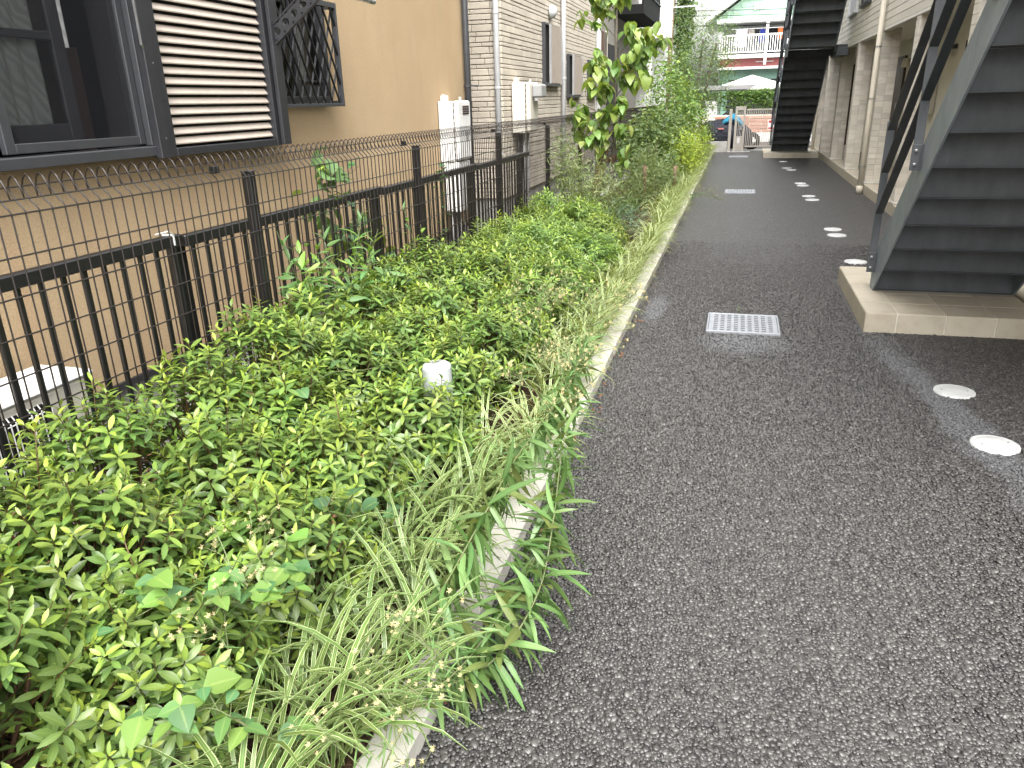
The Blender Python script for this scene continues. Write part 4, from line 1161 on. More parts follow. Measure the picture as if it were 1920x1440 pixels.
part(sc, 'handlebar', M_BLACK, G().tube([(-.5, 25.0, 1.02), (-.42, 25.1, 1.1), (-.4, 25.3, 1.1), (-.48, 25.42, 1.02)], .018, 8).tube([(-.41, 25.12, 1.1), (-.40, 25.05, 1.22)], .008, 6))
part(sc, 'mirror', M_BLACK, G().lathe((-.40, 25.03), [(0, 1.20), (.05, 1.21), (.055, 1.25), (.03, 1.28), (0, 1.285)], 12), smooth=True)
# small canopy roof beside the gate
cp = tag(empty('entrance_canopy', (-.5, 25.0, 0)), 'grey flat canopy roof left above the gate', 'canopy')
part(cp, 'roof_panel', M_GREYP, G().prism([(-1.5, 1.72), (.16, 1.72), (.42, 1.86), (-1.5, 1.86)], 1, 24.75, 25.6))
part(cp, 'fascia', M_ALU2, G().box(-1.52, .14, 24.735, 24.748, 1.70, 1.74))
for x in (-1.45, -1.2): part(cp, 'canopy_post', M_GREYP, G().box(x - .03, x + .03, 25.3, 25.36, 0, 1.72))

# ------------------------------------------------------------------ across the street
M_TERRA = pm('terracotta_block', (0.42, 0.20, 0.14), (0.50, 0.30, 0.23), 6, 0.8, bump=.3, objvar=0.15)
bw = tag(empty('planter_wall', (1, 30.4, 0)), 'low terracotta block wall with white base across the street', 'wall')
part(bw, 'wall_core', M_CREAMW, G().box(-3, 8, 30.31, 30.7, -.05, .90))
part(bw, 'white_base', M_WHITE, G().box(-3, 8, 30.26, 30.309, -.05, .28))
for r in range(5):
    for k in range(26):
        a = -3 + k * .42 + (r % 2) * .21
        if -0.9 < a < 2.0: part(bw, 'block', M_TERRA, G().box(a, a + .40, 30.285, 30.309, .30 + r * .118, .30 + r * .118 + .10, c=.006))
M_GREEN = pm('green_siding', (0.30, 0.46, 0.355), (0.27, 0.42, 0.32), 3, 0.7, objvar=.05)
M_GREEN2 = pm('dark_green_wall', (0.14, 0.25, 0.20), None, 3, 0.7)
M_REDW = pm('red_awning', (0.42, 0.13, 0.13), (0.37, 0.11, 0.11), 3, 0.6)
fh = tag(empty('green_house', (2.5, 39, 0)), 'green house with a white balcony and red band across the street', 'house')
part(fh, 'lower_wall', M_GREEN2, G().box(-1.0, 9, 36.0, 42, 0, 2.62))
part(fh, 'shop_opening', M_DARKIN, G().box(-.6, 4, 35.96, 35.999, .2, 2.2))
part(fh, 'eave_trim', M_WHITE, G().box(-1.1, 9, 35.6, 36.2, 2.60, 2.70)); 
part(fh, 'red_band', M_REDW, G().box(-1.05, 9, 35.7, 36.0, 2.705, 3.0))
part(fh, 'sign_strip', M_WHITE, G().box(.45, 1.15, 35.66, 35.70, 2.86, 2.90))
part(fh, 'balcony_floor', M_WHITE, G().box(-1.1, 9, 35.3, 37.0, 3.02, 3.16))
part(fh, 'balcony_recess', M_GREYP, G().box(-.95, 9, 37.0, 42, 3.16, 4.35))
part(fh, 'balcony_window', M_DARKIN, G().box(.85, 2.6, 36.95, 36.999, 3.2, 4.2))
part(fh, 'upper_beam', M_WHITE, G().box(-1.2, 9, 35.3, 36.0, 4.38, 4.52))
gbl = G().prism([(-1.35, 4.52), (9, 4.52), (9, 8.3), (4.0, 8.3)], 1, 35.95, 42); part(fh, 'gable', M_GREEN, gbl)
for r in range(9):
    zz = 4.55 + r * .22; xl_ = -1.30 + (zz - 4.52) * 1.415 + .35
    part(fh, 'siding_board', M_GREEN, G().box(xl_, 5, 35.925, 35.948, zz, zz + .21, c=.006))
rf = G().bar((-1.75, 38.9, 4.45), (4.1, 38.9, 8.6), 7.2, 0.16, (-.58, 0, .82)); part(fh, 'roof', M_WHITE, rf)
part(fh, 'balcony_rail', M_WHITE, G().box(-1.1, 9, 35.32, 35.37, 3.86, 3.92)); part(fh, 'balcony_rail', M_WHITE, G().box(-1.1, 9, 35.33, 35.36, 3.23, 3.27))
for k in range(34): part(fh, 'baluster', M_WHITE, G().box(-1.05 + k * .095, -1.022 + k * .095, 35.335, 35.355, 3.2705, 3.8595))
for x in (.80, 3.4): part(fh, 'balcony_post', M_WHITE, G().box(x - .05, x + .05, 35.22, 35.315, 2.75, 4.5))
part(fh, 'junction_box', M_WHITE, G().box(.22, .5, 35.86, 35.92, 4.85, 5.1, c=.01))
part(fh, 'laundry_rail', M_STEEL, G().tube([(-.6, 35.6, 4.14), (3, 35.6, 4.14)], .015, 6))
def cloth(name, label, x0, x1, z0, z1, mat, ph=0.0, y=35.6):
    n = 14; g = G(); V = []
    for i in range(n + 1):
        x = x0 + (x1 - x0) * i / n
        for j in range(5):
            z = z1 + (z0 - z1) * j / 4; V.append((x + .01 * math.sin(j * 2 + i), y + .03 * math.sin(i * 1.3 + ph) * (j + 1) / 3, z))
    Q = [(i * 5 + j, i * 5 + j + 1, (i + 1) * 5 + j + 1, (i + 1) * 5 + j) for i in range(n) for j in range(4)]
    o = ob(name, g.add(V, Q).mesh(name, smooth=True), mat); tag(o, label, 'laundry', 'laundry on the far balcony')
cloth('striped_cloth', 'lilac and white striped washing on the far balcony', -.42, .02, 3.45, 4.13, pm('lilac_cloth', (0.55, 0.53, 0.68), (0.70, 0.72, 0.78), 9, .9, stretch=(9, 1, .3)))
cloth('grey_towel', 'grey towel hanging on the far balcony', .06, .30, 3.75, 4.13, pm('grey_cloth', (0.30, 0.27, 0.25), None, 9, .9), 1)
cloth('black_shirt', 'black shirt hanging on the far balcony', .32, .50, 3.62, 4.10, pm('black_cloth', (0.012, 0.012, 0.015), None, 9, .9), 2)
cloth('blue_shirt', 'blue shirt hanging on the far balcony', .52, .72, 3.60, 4.10, pm('blue_cloth', (0.03, 0.05, 0.32), None, 9, .9), 3)
cloth('orange_towel', 'orange towel hanging at the right of the far balcony', 1.22, 1.42, 3.70, 4.16, pm('orange_cloth', (0.50, 0.15, 0.05), None, 9, .9), 4)
tn = tag(empty('canopy_tent', (.35, 32.6, 0)), 'white pyramid tent roof above the hedge', 'tent')
g = G(); a = 1.15; cx, cy, zt_, ze = .33, 32.6, 2.30, 1.93
V = [(cx - a, cy - a, ze), (cx + a, cy - a, ze), (cx + a, cy + a, ze), (cx - a, cy + a, ze), (cx, cy, zt_)]
V += [(v[0], v[1], ze - .16) for v in V[:4]]
g.add(V, [(0, 1, 6, 5), (1, 2, 7, 6), (2, 3, 8, 7), (3, 0, 5, 8)], [(0, 4, 1), (1, 4, 2), (2, 4, 3), (3, 4, 0)])
part(tn, 'tent_roof', M_WHITE, g)
for sx in (-1, 1):
    for sy in (-1, 1): part(tn, 'tent_leg', M_STEEL, G().box(cx + sx * a - .02, cx + sx * a + .02, cy + sy * a - .02, cy + sy * a + .02, 0, ze - .01))
# overhead cables
M_CABLE = pm('cable', (0.02, 0.02, 0.022), None, 20, .6)
for k, (p0, p1, sag, lab) in enumerate((((-9, 27, 4.55), (9, 27.5, 4.1), .25, 'upper black overhead cable crossing above the gate'), ((-9, 27, 4.35), (9, 27.4, 3.9), .2, 'second black overhead cable crossing above the gate'), ((-9, 27, 3.95), (9, 27.3, 3.75), .2, 'lowest thick black overhead cable crossing in front of the far balcony'))):
    P = [(p0[0] + (p1[0] - p0[0]) * t, p0[1] + (p1[1] - p0[1]) * t, p0[2] + (p1[2] - p0[2]) * t - sag * 4 * t * (1 - t)) for t in np.linspace(0, 1, 24)]
    tag(ob('overhead_cable', G().tube(P, .012 if k < 2 else .02, 5), M_CABLE), lab, 'cable', 'overhead cables')

# ------------------------------------------------------------------ houses further along on the left
M_H3 = pm('grey_brown_render', (0.24, 0.225, 0.20), (0.20, 0.187, 0.168), 3, 0.85, bump=.3, bscale=60)
h3 = tag(empty('grey_house', (-5.5, 20.5, 0)), 'grey-brown house with black balcony behind the young tree', 'house')
part(h3, 'wall', M_H3, G().box(-8, -3.05, 17.45, 24.2, 0, 5.6))
part(h3, 'corner_trim', M_WHITE, G().box(-3.10, -3.0, 17.38, 17.62, 0, 5.6))
part(h3, 'window_frame', pm('brown_frame', (.09, .05, .035), None, 8, .5), G().box(-3.06, -2.99, 17.85, 18.35, 1.9, 2.95, c=.01))
part(h3, 'wall_panel', M_CREAMP, G().box(-3.06, -3.0, 18.42, 18.50, 1.6, 3.0))
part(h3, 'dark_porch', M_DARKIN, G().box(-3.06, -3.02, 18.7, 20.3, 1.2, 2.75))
bl = part(h3, 'balcony', pm('matte_black', (0.012, 0.012, 0.013), None, 9, 0.8, spec=0.15), G().box(-3.05, -2.35, 19.6, 23.4, 3.42, 3.62).box(-2.40, -2.35, 19.6, 23.4, 3.62, 4.7))
for z in (3.9, 4.15, 4.4): part(bl, 'balcony_rail', M_ALU2, G().box(-2.348, -2.32, 19.6, 23.4, z, z + .03))
part(h3, 'canopy', M_ALU, G().prism([(-3.05, 3.15), (-2.35, 2.75), (-2.35, 2.80), (-3.05, 3.22)], 1, 23.0, 25.2))
part(h3, 'roof', M_ALU, G().prism([(-8.4, 5.6), (-2.6, 5.6), (-5.5, 6.8)], 1, 17.1, 24.6))
h4 = tag(empty('white_house', (-5.5, 30, 0)), 'white clapboard house with projecting bay at the far left', 'house')
part(h4, 'wall', M_WHITE, G().box(-8, -2.95, 25.4, 36, 0, 6.2))
bay = part(h4, 'bay', M_WHITE, G().box(-2.949, -2.30, 26.8, 31.5, 3.35, 6.2))
part(bay, 'bay_window', M_PIPEL, G().box(-2.299, -2.26, 28.8, 31.0, 3.75, 5.2, c=.02))
for r in range(26): part(h4, 'clapboard', M_WHITE, G().box(-2.945, -2.925, 25.4, 26.78, .1 + r * .2, .29 + r * .2, c=.006))
for r in range(12): part(h4, 'clapboard', M_WHITE, G().box(-2.94, -2.31, 26.775, 26.799, 3.36 + r * .2, 3.55 + r * .2, c=.006))
pipe(h4, -2.90, 26.4, 0, 6.1, .05, M_WHITE, (1, 2, 3, 4))
part(h4, 'roof', M_ALU, G().prism([(-8.4, 6.2), (-2.4, 6.2), (-5.5, 7.4)], 1, 25.0, 36.4))

# ------------------------------------------------------------------ plants
L_AZ = leafmat('azalea_leaf', 0.36, 0.38, 0.15, 0.22, 0.5, mottle=0.12)
L_GEN = leafmat('weed_leaf', 0.42, 0.35, 0.18, 0.3, 0.45, mottle=0.08)
L_TREE = leafmat('tree_leaf', 0.42, 0.42, 0.16, 0.35, 0.45, mottle=0.06)
L_STR = leafmat('striped_blade', 0.38, 0.30, 0.14, 0, 0.45, stripe=0.74, mottle=0.05)
L_STR2 = leafmat('far_striped_blade', 0.4, 0.32, 0.14, 0, 0.45, stripe=0.46, mottle=0.05)
L_FAR = leafmat('far_leaf', 0.5, 0.35, 0.0, 0, 0.4, mottle=0.15)
M_STEM = mat_bark('brown_stem', (0.085, 0.05, 0.03), (0.05, 0.028, 0.018))
M_GSTEM = pm('green_stem', (0.075, 0.115, 0.035), (0.10, 0.10, 0.04), 30, 0.6)
M_BARK = mat_bark('grey_bark', (0.17, 0.15, 0.125), (0.09, 0.078, 0.065))
M_STAKE = mat_bark('stake_wood', (0.22, 0.15, 0.10), (0.13, 0.088, 0.06))
M_DRY = pm('dry_bloom', (0.16, 0.055, 0.028), (0.09, 0.03, 0.02), 40, .9)
M_LITTER = pm('leaf_litter', (0.20, 0.085, 0.035), (0.10, 0.05, 0.028), 30, .9, objvar=.3)
M_FLUFF = pm('cream_fluff', (0.46, 0.40, 0.22), (0.38, 0.33, 0.15), 40, .95)

OLD = (0.076, 0.142, 0.038); MID = (0.130, 0.215, 0.050); NEW = (0.325, 0.43, 0.062)
def lerp(a, b, t): return tuple(x + (y - x) * t for x, y in zip(a, b))

def leaf(L, W, col, shape='oval', n=4, fold=0.22, curl=0.15, tip=None):
    """one leaf along +Y, normal +Z"""
    g = G(); V = []; C = []
    for i in range(n + 1):
        t = i / n
        if shape == 'oval': w = math.sin(math.pi * min(1, t * 0.96 + 0.02)) ** 0.85 * (0.85 + 0.3 * t)
        elif shape == 'lance': w = (t + 0.02) ** 0.55 * (1 - t) ** 0.85 * 1.75
        elif shape == 'heart': w = [0.35, 0.98, 0.95, 0.62, 0.0][i] if n == 4 else (0.35 if i == 0 else math.sin(math.pi * (0.25 + 0.75 * t)))
        elif shape == 'egg': w = math.sin(math.pi * (t ** 0.62)) ** 0.9 * 1.02 if t < 1 else 0
        else: w = 1 - t ** 3
        w = max(w, 0.035) * W / 2
        y = L * t; zc = -curl * L * t * t
        zs = zc + fold * w
        c = lerp(col, tip or col, t)
        V += [(-w, y - (0.12 * L if shape == 'heart' and i == 0 else 0), zs), (0, y, zc), (w, y - (0.12 * L if shape == 'heart' and i == 0 else 0), zs)]
        C += [(*c, 1.0), (*c, 0.0), (*c, 1.0)]
    Q = []
    for i in range(n):
        a = i * 3
        Q += [(a, a + 1, a + 4, a + 3), (a + 1, a + 2, a + 5, a + 4)]
    return g.add(V, Q, None, C)

# -- azalea shoots: a twig with spiralling leaves, brightest at the tip
def make_shoot(seed, young=1.0, Ls=None, size=1.0, lod=4):
    rnd = random.Random(seed); g = G()
    Ls = Ls or rnd.uniform(0.10, 0.17)
    n = rnd.randint(15, 20)
    bx, by = rnd.uniform(-.012, .012), rnd.uniform(-.012, .012)
    def pt(t): return np.array([bx * t * t, by * t * t, Ls * t])
    az = rnd.uniform(0, 6)
    for i in range(n):
        t = (i + 0.5) / n; s = 0.12 + 0.88 * t ** 0.6
        az += 2.399 + rnd.uniform(-.35, .35)
        top = max(0.0, (t - 0.68) / 0.32)
        el = rnd.uniform(-0.15, 0.45) * (1 - top) + (0.50 + 0.65 * top) * top
        Lf = (0.047 - 0.019 * top + rnd.uniform(-.008, .008)) * size
        if t < .25: Lf *= .85
        b = min(1, max(0, (t - 0.45) / 0.55)) * young
        c = lerp(lerp(OLD, MID, rnd.random() * .8), NEW, b ** 1.3 * rnd.uniform(.75, 1))
        lf = leaf(Lf, Lf * rnd.uniform(.30, .38), c, 'oval', lod, rnd.uniform(.15, .4), rnd.uniform(.0, .35))
        g.put(lf, frame(pt(s) + sph(az, 0) * .003, sph(az, el), sph(az, el + 1.57)))
    return g, pt, Ls
SH = []; SHG = []
for k in range(18):
    g, pt, Ls = make_shoot(100 + k, young=(1.0, 0.85, 1.0, 0.55, 0.9, 0.3)[k % 6], size=U(.92, 1.14))
    SHG.append(g)
    gs = G(); gs.tube([pt(t) - np.array([0, 0, 0.0]) for t in (-.6, 0, .5, 1)], [.0022, .002, .0017, .0011], 4, cap=False, C=(.12, .07, .035, 1))
    g.put(gs)
    me = g.mesh('leafy_shoot', smooth=True, col=True); me.materials.append(L_AZ); SH.append(me)
FARG = [make_shoot(300 + k, young=(1.0, .8, .5)[k % 3], size=1.1, lod=2)[0] for k in range(6)]
def dome_points(rx, ry, h, n, seed):
    rnd = random.Random(seed); out = []; tries = 0
    while len(out) < n and tries < n * 60:
        tries += 1
        a = rnd.uniform(0, 2 * math.pi); r = rnd.random() ** .55
        x, y = rx * r * math.cos(a), ry * r * math.sin(a)
        z = h * (1 - .52 * r ** 2.4) * rnd.uniform(.9, 1.07)
        if any((x - p[0]) ** 2 + (y - p[1]) ** 2 < (.035 if r < .85 else .028) ** 2 and abs(z - p[2]) < .07 for p in out): continue
        tilt = .10 + .75 * r ** 2 + rnd.uniform(-.12, .22)
        d = np.array([math.cos(a) * math.sin(tilt) + rnd.uniform(-.1, .1), math.sin(a) * math.sin(tilt) + rnd.uniform(-.1, .1), math.cos(tilt)])
        out.append((x, y, z, d))
    # lower skirt
    for k in range(n // 4):
        a = rnd.uniform(0, 2 * math.pi); rr = rnd.uniform(.85, 1.05)
        x, y = rx * rr * math.cos(a), ry * rr * math.sin(a); z = h * rnd.uniform(.18, .5)
        out.append((x, y, z, np.array([math.cos(a), math.sin(a), rnd.uniform(.15, .8)])))
    return out
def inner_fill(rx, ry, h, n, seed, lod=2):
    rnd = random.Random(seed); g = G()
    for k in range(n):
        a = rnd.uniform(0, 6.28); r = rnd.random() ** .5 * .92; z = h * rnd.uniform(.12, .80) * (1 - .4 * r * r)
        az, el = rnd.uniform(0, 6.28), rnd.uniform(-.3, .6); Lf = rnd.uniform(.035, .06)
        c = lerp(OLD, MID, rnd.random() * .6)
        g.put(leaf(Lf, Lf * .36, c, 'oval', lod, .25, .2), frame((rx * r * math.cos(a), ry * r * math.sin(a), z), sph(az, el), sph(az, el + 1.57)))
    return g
def stems(rx, ry, h, seed):
    rnd = random.Random(seed); g = G()
    for k in range(9):
        a = rnd.uniform(0, 6.28); r = rnd.uniform(.3, .95)
        x, y = rx * r * math.cos(a), ry * r * math.sin(a)
        g.tube([(x * .1, y * .1, 0), (x * .35, y * .35, h * .28), (x * .75, y * .75, h * .55), (x, y, h * .78)], [.008, .006, .004, .0025], 5, cap=False)
    return g
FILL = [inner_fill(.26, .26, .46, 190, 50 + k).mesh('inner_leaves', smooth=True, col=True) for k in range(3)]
STEMS = [stems(.27, .27, .47, 70 + k).mesh('stems', smooth=True) for k in range(3)]
FARF = []
for k in range(3):
    g = G(); rnd = random.Random(k)
    for (x, y, z, d) in dome_points(.29, .29, .47, 70, 900 + k):
        M = frame((x, y, z) - d / np.linalg.norm(d) * .12, np.cross(d, (0.3, .8, .1)), d); s = rnd.uniform(.9, 1.2)
        M[:3, :3] = M[:3, :3] @ np.diag([s, s, s]); g.put(FARG[rnd.randrange(6)], M)
    FARF.append(g.mesh('foliage', smooth=True, col=True))
rowname = {0: 'against the mesh fence', 1: 'in the middle of the bed', 2: 'behind the striped grass'}
posname = ['at the bottom edge of the picture', 'one place up from the bottom edge', 'level with the air conditioner', 'two places before the garden light', 'one place before the garden light', 'level with the garden light',
           'one place beyond the garden light', 'two places beyond the garden light', 'three places beyond the garden light', 'just before the near drain grate', 'level with the near drain grate', 'level with the near plinth front', 'level with the near plinth middle', 'third from the far end of the row', 'next to last in the row', 'last in the row']
azn = 0
ROWX = {0: -1.87, 1: -1.55, 2: -1.25}
for r in range(3):
    for k in range(16):
        y = 0.72 + k * 0.475 + (0.2 if r == 1 else 0) + U(-.05, .05)
        x = ROWX[r] + U(-.04, .04)
        if r == 2:
            if k < 1: continue
            x = -1.25 + U(-.03, .03)
            if k in (3,): x -= .06
        if r == 2 and k == 5: y += .12
        h = {0: U(.56, .66), 1: U(.50, .60), 2: U(.40, .50)}[r]
        if k > 9: h *= .95
        if r == 0 and y < 3.2: h += .07
        if r == 1 and y < 2.0: h += .03
        sx = U(.92, 1.1) * {0: 1.0, 1: 1.0, 2: .82}[r]; sy = U(.95, 1.12)
        b = empty('azalea_shrub', (x, y, 0.035)); azn += 1
        tag(b, 'azalea shrub ' + rowname[r] + ', ' + posname[k], 'shrub', 'azalea shrubs in the planting bed')
        sc_ = (sx, sy, h / .47)
        i_ = azn % 3
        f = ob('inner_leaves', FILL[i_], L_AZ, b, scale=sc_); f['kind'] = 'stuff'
        ob('stems', STEMS[i_], M_STEM, b, scale=sc_)
        if y < 5.4:
            for (px_, py_, pz_, d) in dome_points(.29 * sx, .29 * sy, h, 98 if y < 3.6 else 76, 1000 + azn):
                wx, wy = x + px_, y + py_
                if 2.55 < wy < 3.06 and abs(wx + 1.225 * wy / 2.96) < .065 and pz_ > .40 - .12 * (2.96 - wy): continue      # the light stands clear here
                d = d / np.linalg.norm(d); q = random.randrange(len(SH)); s = U(.82, 1.18)
                M = frame(np.array([px_, py_, pz_]) - d * .11 * s, np.cross(d, (random.uniform(-1, 1), random.uniform(-1, 1), .2)), d)
                M[:3, :3] *= s
                ob('leafy_shoot', SH[q], None, b, M=MX(M))
        else:
            ob('foliage', FARF[azn % 3], L_AZ, b, rot=(0, 0, U(0, 6)), scale=(sx, sy, h / .47))
        # withered blooms low in the bush
        if y < 4.5:
            g = G()
            for q in range(4):
                a = U(0, 6.28); rr = U(.1, .24)
                for w in range(6):
                    az = U(0, 6.28); g.put(leaf(.018, .008, (.1, .04, .02), 'lance', 2), frame((rr * math.cos(a), rr * math.sin(a), h * U(.7, .85)), sph(az, U(-.8, .6))))
            ob('withered_bloom', g.mesh('withered_bloom'), M_DRY, b)

# -- taller single shoots that stand out above the bushes
def make_tall(seed):
    rnd = random.Random(seed); g = G(); L = rnd.uniform(.24, .32); n = 30; az = 0
    for i in range(n):
        t = (i + .5) / n; az += 2.399 + rnd.uniform(-.3, .3); top = max(0, (t - .72) / .28)
        el = rnd.uniform(.1, .5) * (1 - top) + 1.1 * top
        Lf = .05 - .022 * top + rnd.uniform(-.006, .006)
        c = lerp(MID, NEW, min(1, t * .5 + top * .6))
        g.put(leaf(Lf, Lf * .33, c, 'oval', 4, .3, .15), frame((0, 0, L * (.15 + .85 * t)), sph(az, el), sph(az, el + 1.57)))
    g.tube([(0, 0, -.15), (0, 0, L * .5), (0, 0, L)], [.003, .0026, .0015], 5, C=(.14, .09, .04, 1))
    me = g.mesh('tall_shoot', smooth=True, col=True); me.materials.append(L_AZ); return me
TALL = [make_tall(k) for k in range(4)]
for k, (x, y, z, tl, lab) in enumerate(((-1.83, 1.42, .44, .15, 'leftmost tall azalea shoot standing up in front of the air conditioner'), (-1.30, 1.22, .38, -.1, 'tall azalea shoot with a bare stem low at the left'), (-1.56, 2.30, .42, .1, 'tall azalea shoot in front of the wide fence post'), (-1.24, 2.12, .38, -.05, 'tall azalea shoot left of the garden light'), (-1.80, 5.85, .42, 0.05, 'tall azalea shoot before the far black pickets'))):
    o = tag(empty('azalea_sucker', (x, y, z)), lab, 'shoot', 'tall azalea shoots'); o.rotation_euler = (tl, U(-.15, .15), U(0, 6))
    ob('leafy_stem', TALL[k % 4], None, o)

# -- striped border grass along the kerb
def blade(L, W, lean, bend, seed, n=7):
    rnd = random.Random(seed); g = G(); V = []; C = []
    c = lerp((.07, .135, .03), (.105, .175, .04), rnd.random())
    y, z, a = 0.0, 0.0, lean
    pts = [(0, 0)]
    for i in range(n):
        y += L / n * math.sin(a); z += L / n * math.cos(a); a += bend / n * (0.5 + 1.2 * i / n); pts.append((y, z))
    for i, (yy, zz) in enumerate(pts):
        t = i / n; w = W / 2 * (0.75 + .5 * t if t < .4 else 0.95) * max(.06, (1 - t ** 4))
        V += [(-w, yy, zz), (0, yy - .0012, zz - .0015), (w, yy, zz)]; C += [(*c, 1), (*c, 0), (*c, 1)]
    Q = []
    for i in range(n):
        b = i * 3; Q += [(b, b + 1, b + 4, b + 3), (b + 1, b + 2, b + 5, b + 4)]
    return g.add(V, Q, None, C)
BL = []; BLG = []
for k in range(12):
    g = blade(U(.28, .46), U(.0115, .0155), U(.15, .6), U(1.3, 2.6), k); BLG.append(g)
    me = g.mesh('blade', smooth=True, col=True); me.materials.append(L_STR); BL.append(me)
def clump_mats(n, seed, side=1.0):
    rnd = random.Random(seed); out = []
    for i in range(n):
        a = rnd.gauss(-math.pi / 2, 1.25) if rnd.random() < side else rnd.uniform(0, 6.28)   # +Y of blade turned toward +X
        r = rnd.random() ** .5 * .05; s = rnd.uniform(.75, 1.12)
        M = np.eye(4); ca, sa = math.cos(a), math.sin(a)
        M[:2, :2] = [[ca, -sa], [sa, ca]]; M[:3, :3] *= s
        M[:3, 3] = (r * math.cos(rnd.uniform(0, 6.28)), r * math.sin(rnd.uniform(0, 6.28)), 0)
        out.append((rnd.randrange(12), M))
    return out
CLM = []
for k in range(6):
    g = G()
    for (q, M) in clump_mats(44, 500 + k, .75): g.put(BLG[q], M)
    me = g.mesh('blades', smooth=True, col=True); me.materials.append(L_STR2); CLM.append(me)
lir = []
for (x, y) in ((-.90, .95), (-1.0, 1.30), (-.86, 1.22), (-.88, 1.50), (-1.06, 1.62), (-.86, 1.78), (-1.02, 1.98), (-.87, 2.06), (-.88, 2.34), (-1.0, 2.30), (-.88, 2.62)): lir.append((x, y))
lir += [(-1.10, 1.45), (-.96, 1.12), (-.95, 1.86), (-1.08, 2.12), (-.96, 2.5), (-1.04, 2.66), (-.80, 1.36), (-.80, 1.66)]
y = 2.86
while y < 24.2:
    lir.append((-.83 + U(-.03, .03), y))
    if random.random() < .45: lir.append((-.99 + U(-.03, .03), y + .08))
    y += U(.19, .25)
nl = len(lir)
for i, (x, y) in enumerate(lir):
    c = empty('striped_grass', (x, y, .035))
    if i < 19:
        lab = ['cream-edged grass clump at the bottom edge beside the kerb', 'broad cream-edged grass clump low by the vine leaves', 'cream-edged grass clump on the kerb above the bottom edge', 'cream-edged grass clump left of the drooping weed', 'spreading cream-edged grass clump under the azaleas', 'cream-edged grass clump behind the drooping weed leaves', 'tall upright cream-edged grass clump right of the garden light', 'arching cream-edged grass clump under the flowering weed', 'cream-edged grass clump hidden among weed flowers', 'upright cream-edged grass clump in front of the garden light', 'cream-edged grass clump beyond the flowering weed',
            'cream-edged grass clump against the azalea edge above the vine leaves', 'small cream-edged grass clump just left of the lowest kerb stretch', 'cream-edged grass clump between the drooping weed and the azaleas', 'cream-edged grass clump against the azaleas below the garden light', 'cream-edged grass clump right of the fresh green weed', 'cream-edged grass clump beside the azaleas right of the garden light', 'short cream-edged grass clump on the inner kerb edge near the bottom', 'short cream-edged grass clump on the inner kerb edge under the wilted leaves'][i]
        tag(c, lab, 'grass clump', 'striped grass clumps along the kerb')
        for (q, M) in clump_mats(36, 700 + i, .3):
            o = ob('blade', BL[q], None, c, M=MX(M))
    else:
        tag(c, 'cream-edged striped grass clump in the far border row along the kerb', 'grass clump', 'far striped grass clumps along the kerb')
        ob('blades', CLM[i % 6], None, c, rot=(0, 0, U(-.4, .4)), scale=U(.78, 1.02))

# -- helper: a stem with single leaves as parts
def catmull(P, m=8):
    P = np.asarray(P, float); out = []
    Q = np.vstack([2 * P[0] - P[1], P, 2 * P[-1] - P[-2]])
    for i in range(1, len(Q) - 2):
        for t in np.linspace(0, 1, m, endpoint=False):
            a, b, c, d = Q[i - 1], Q[i], Q[i + 1], Q[i + 2]
            out.append(.5 * ((2 * b) + (-a + c) * t + (2 * a - 5 * b + 4 * c - d) * t * t + (-a + 3 * b - 3 * c + d) * t ** 3))
    out.append(P[-1]); return np.array(out)
def leafset(k, L, W, shape, cols, n=4, curl=(.1, .5), mat=None, name='leaf'):
    r = []
    for i in range(k):
        s = U(.85, 1.15)
        me = leaf(L * s, W * s * U(.85, 1.15), cols[i % len(cols)], shape, n, U(.15, .4), U(*curl)).mesh(name, smooth=True, col=True)
        me.materials.append(mat or L_GEN); r.append(me)
    return r
G1, G2, G3 = (.105, .195, .06), (.15, .25, .085), (.08, .155, .048)
LAN = leafset(8, .13, .029, 'lance', [G1, G2, G3, G1, G3, (.15, .19, .06)], 5, (.15, .6))
LANS = leafset(5, .05, .007, 'lance', [G1, G2], 3, (.1, .4))
fl = G()
for k in range(14):
    az, el = U(0, 6.28), U(-.1, 1.5); fl.put(leaf(.011, .0035, (.6, .5, .3), 'lance', 2, .1, .1), frame((0, 0, 0), sph(az, el)))
fl.lathe((0, 0), [(0, -.010), (.0035, -.008), (.004, -.003), (.0025, 0), (0, .001)], 6)
FLM = fl.mesh('seed_head', smooth=True)

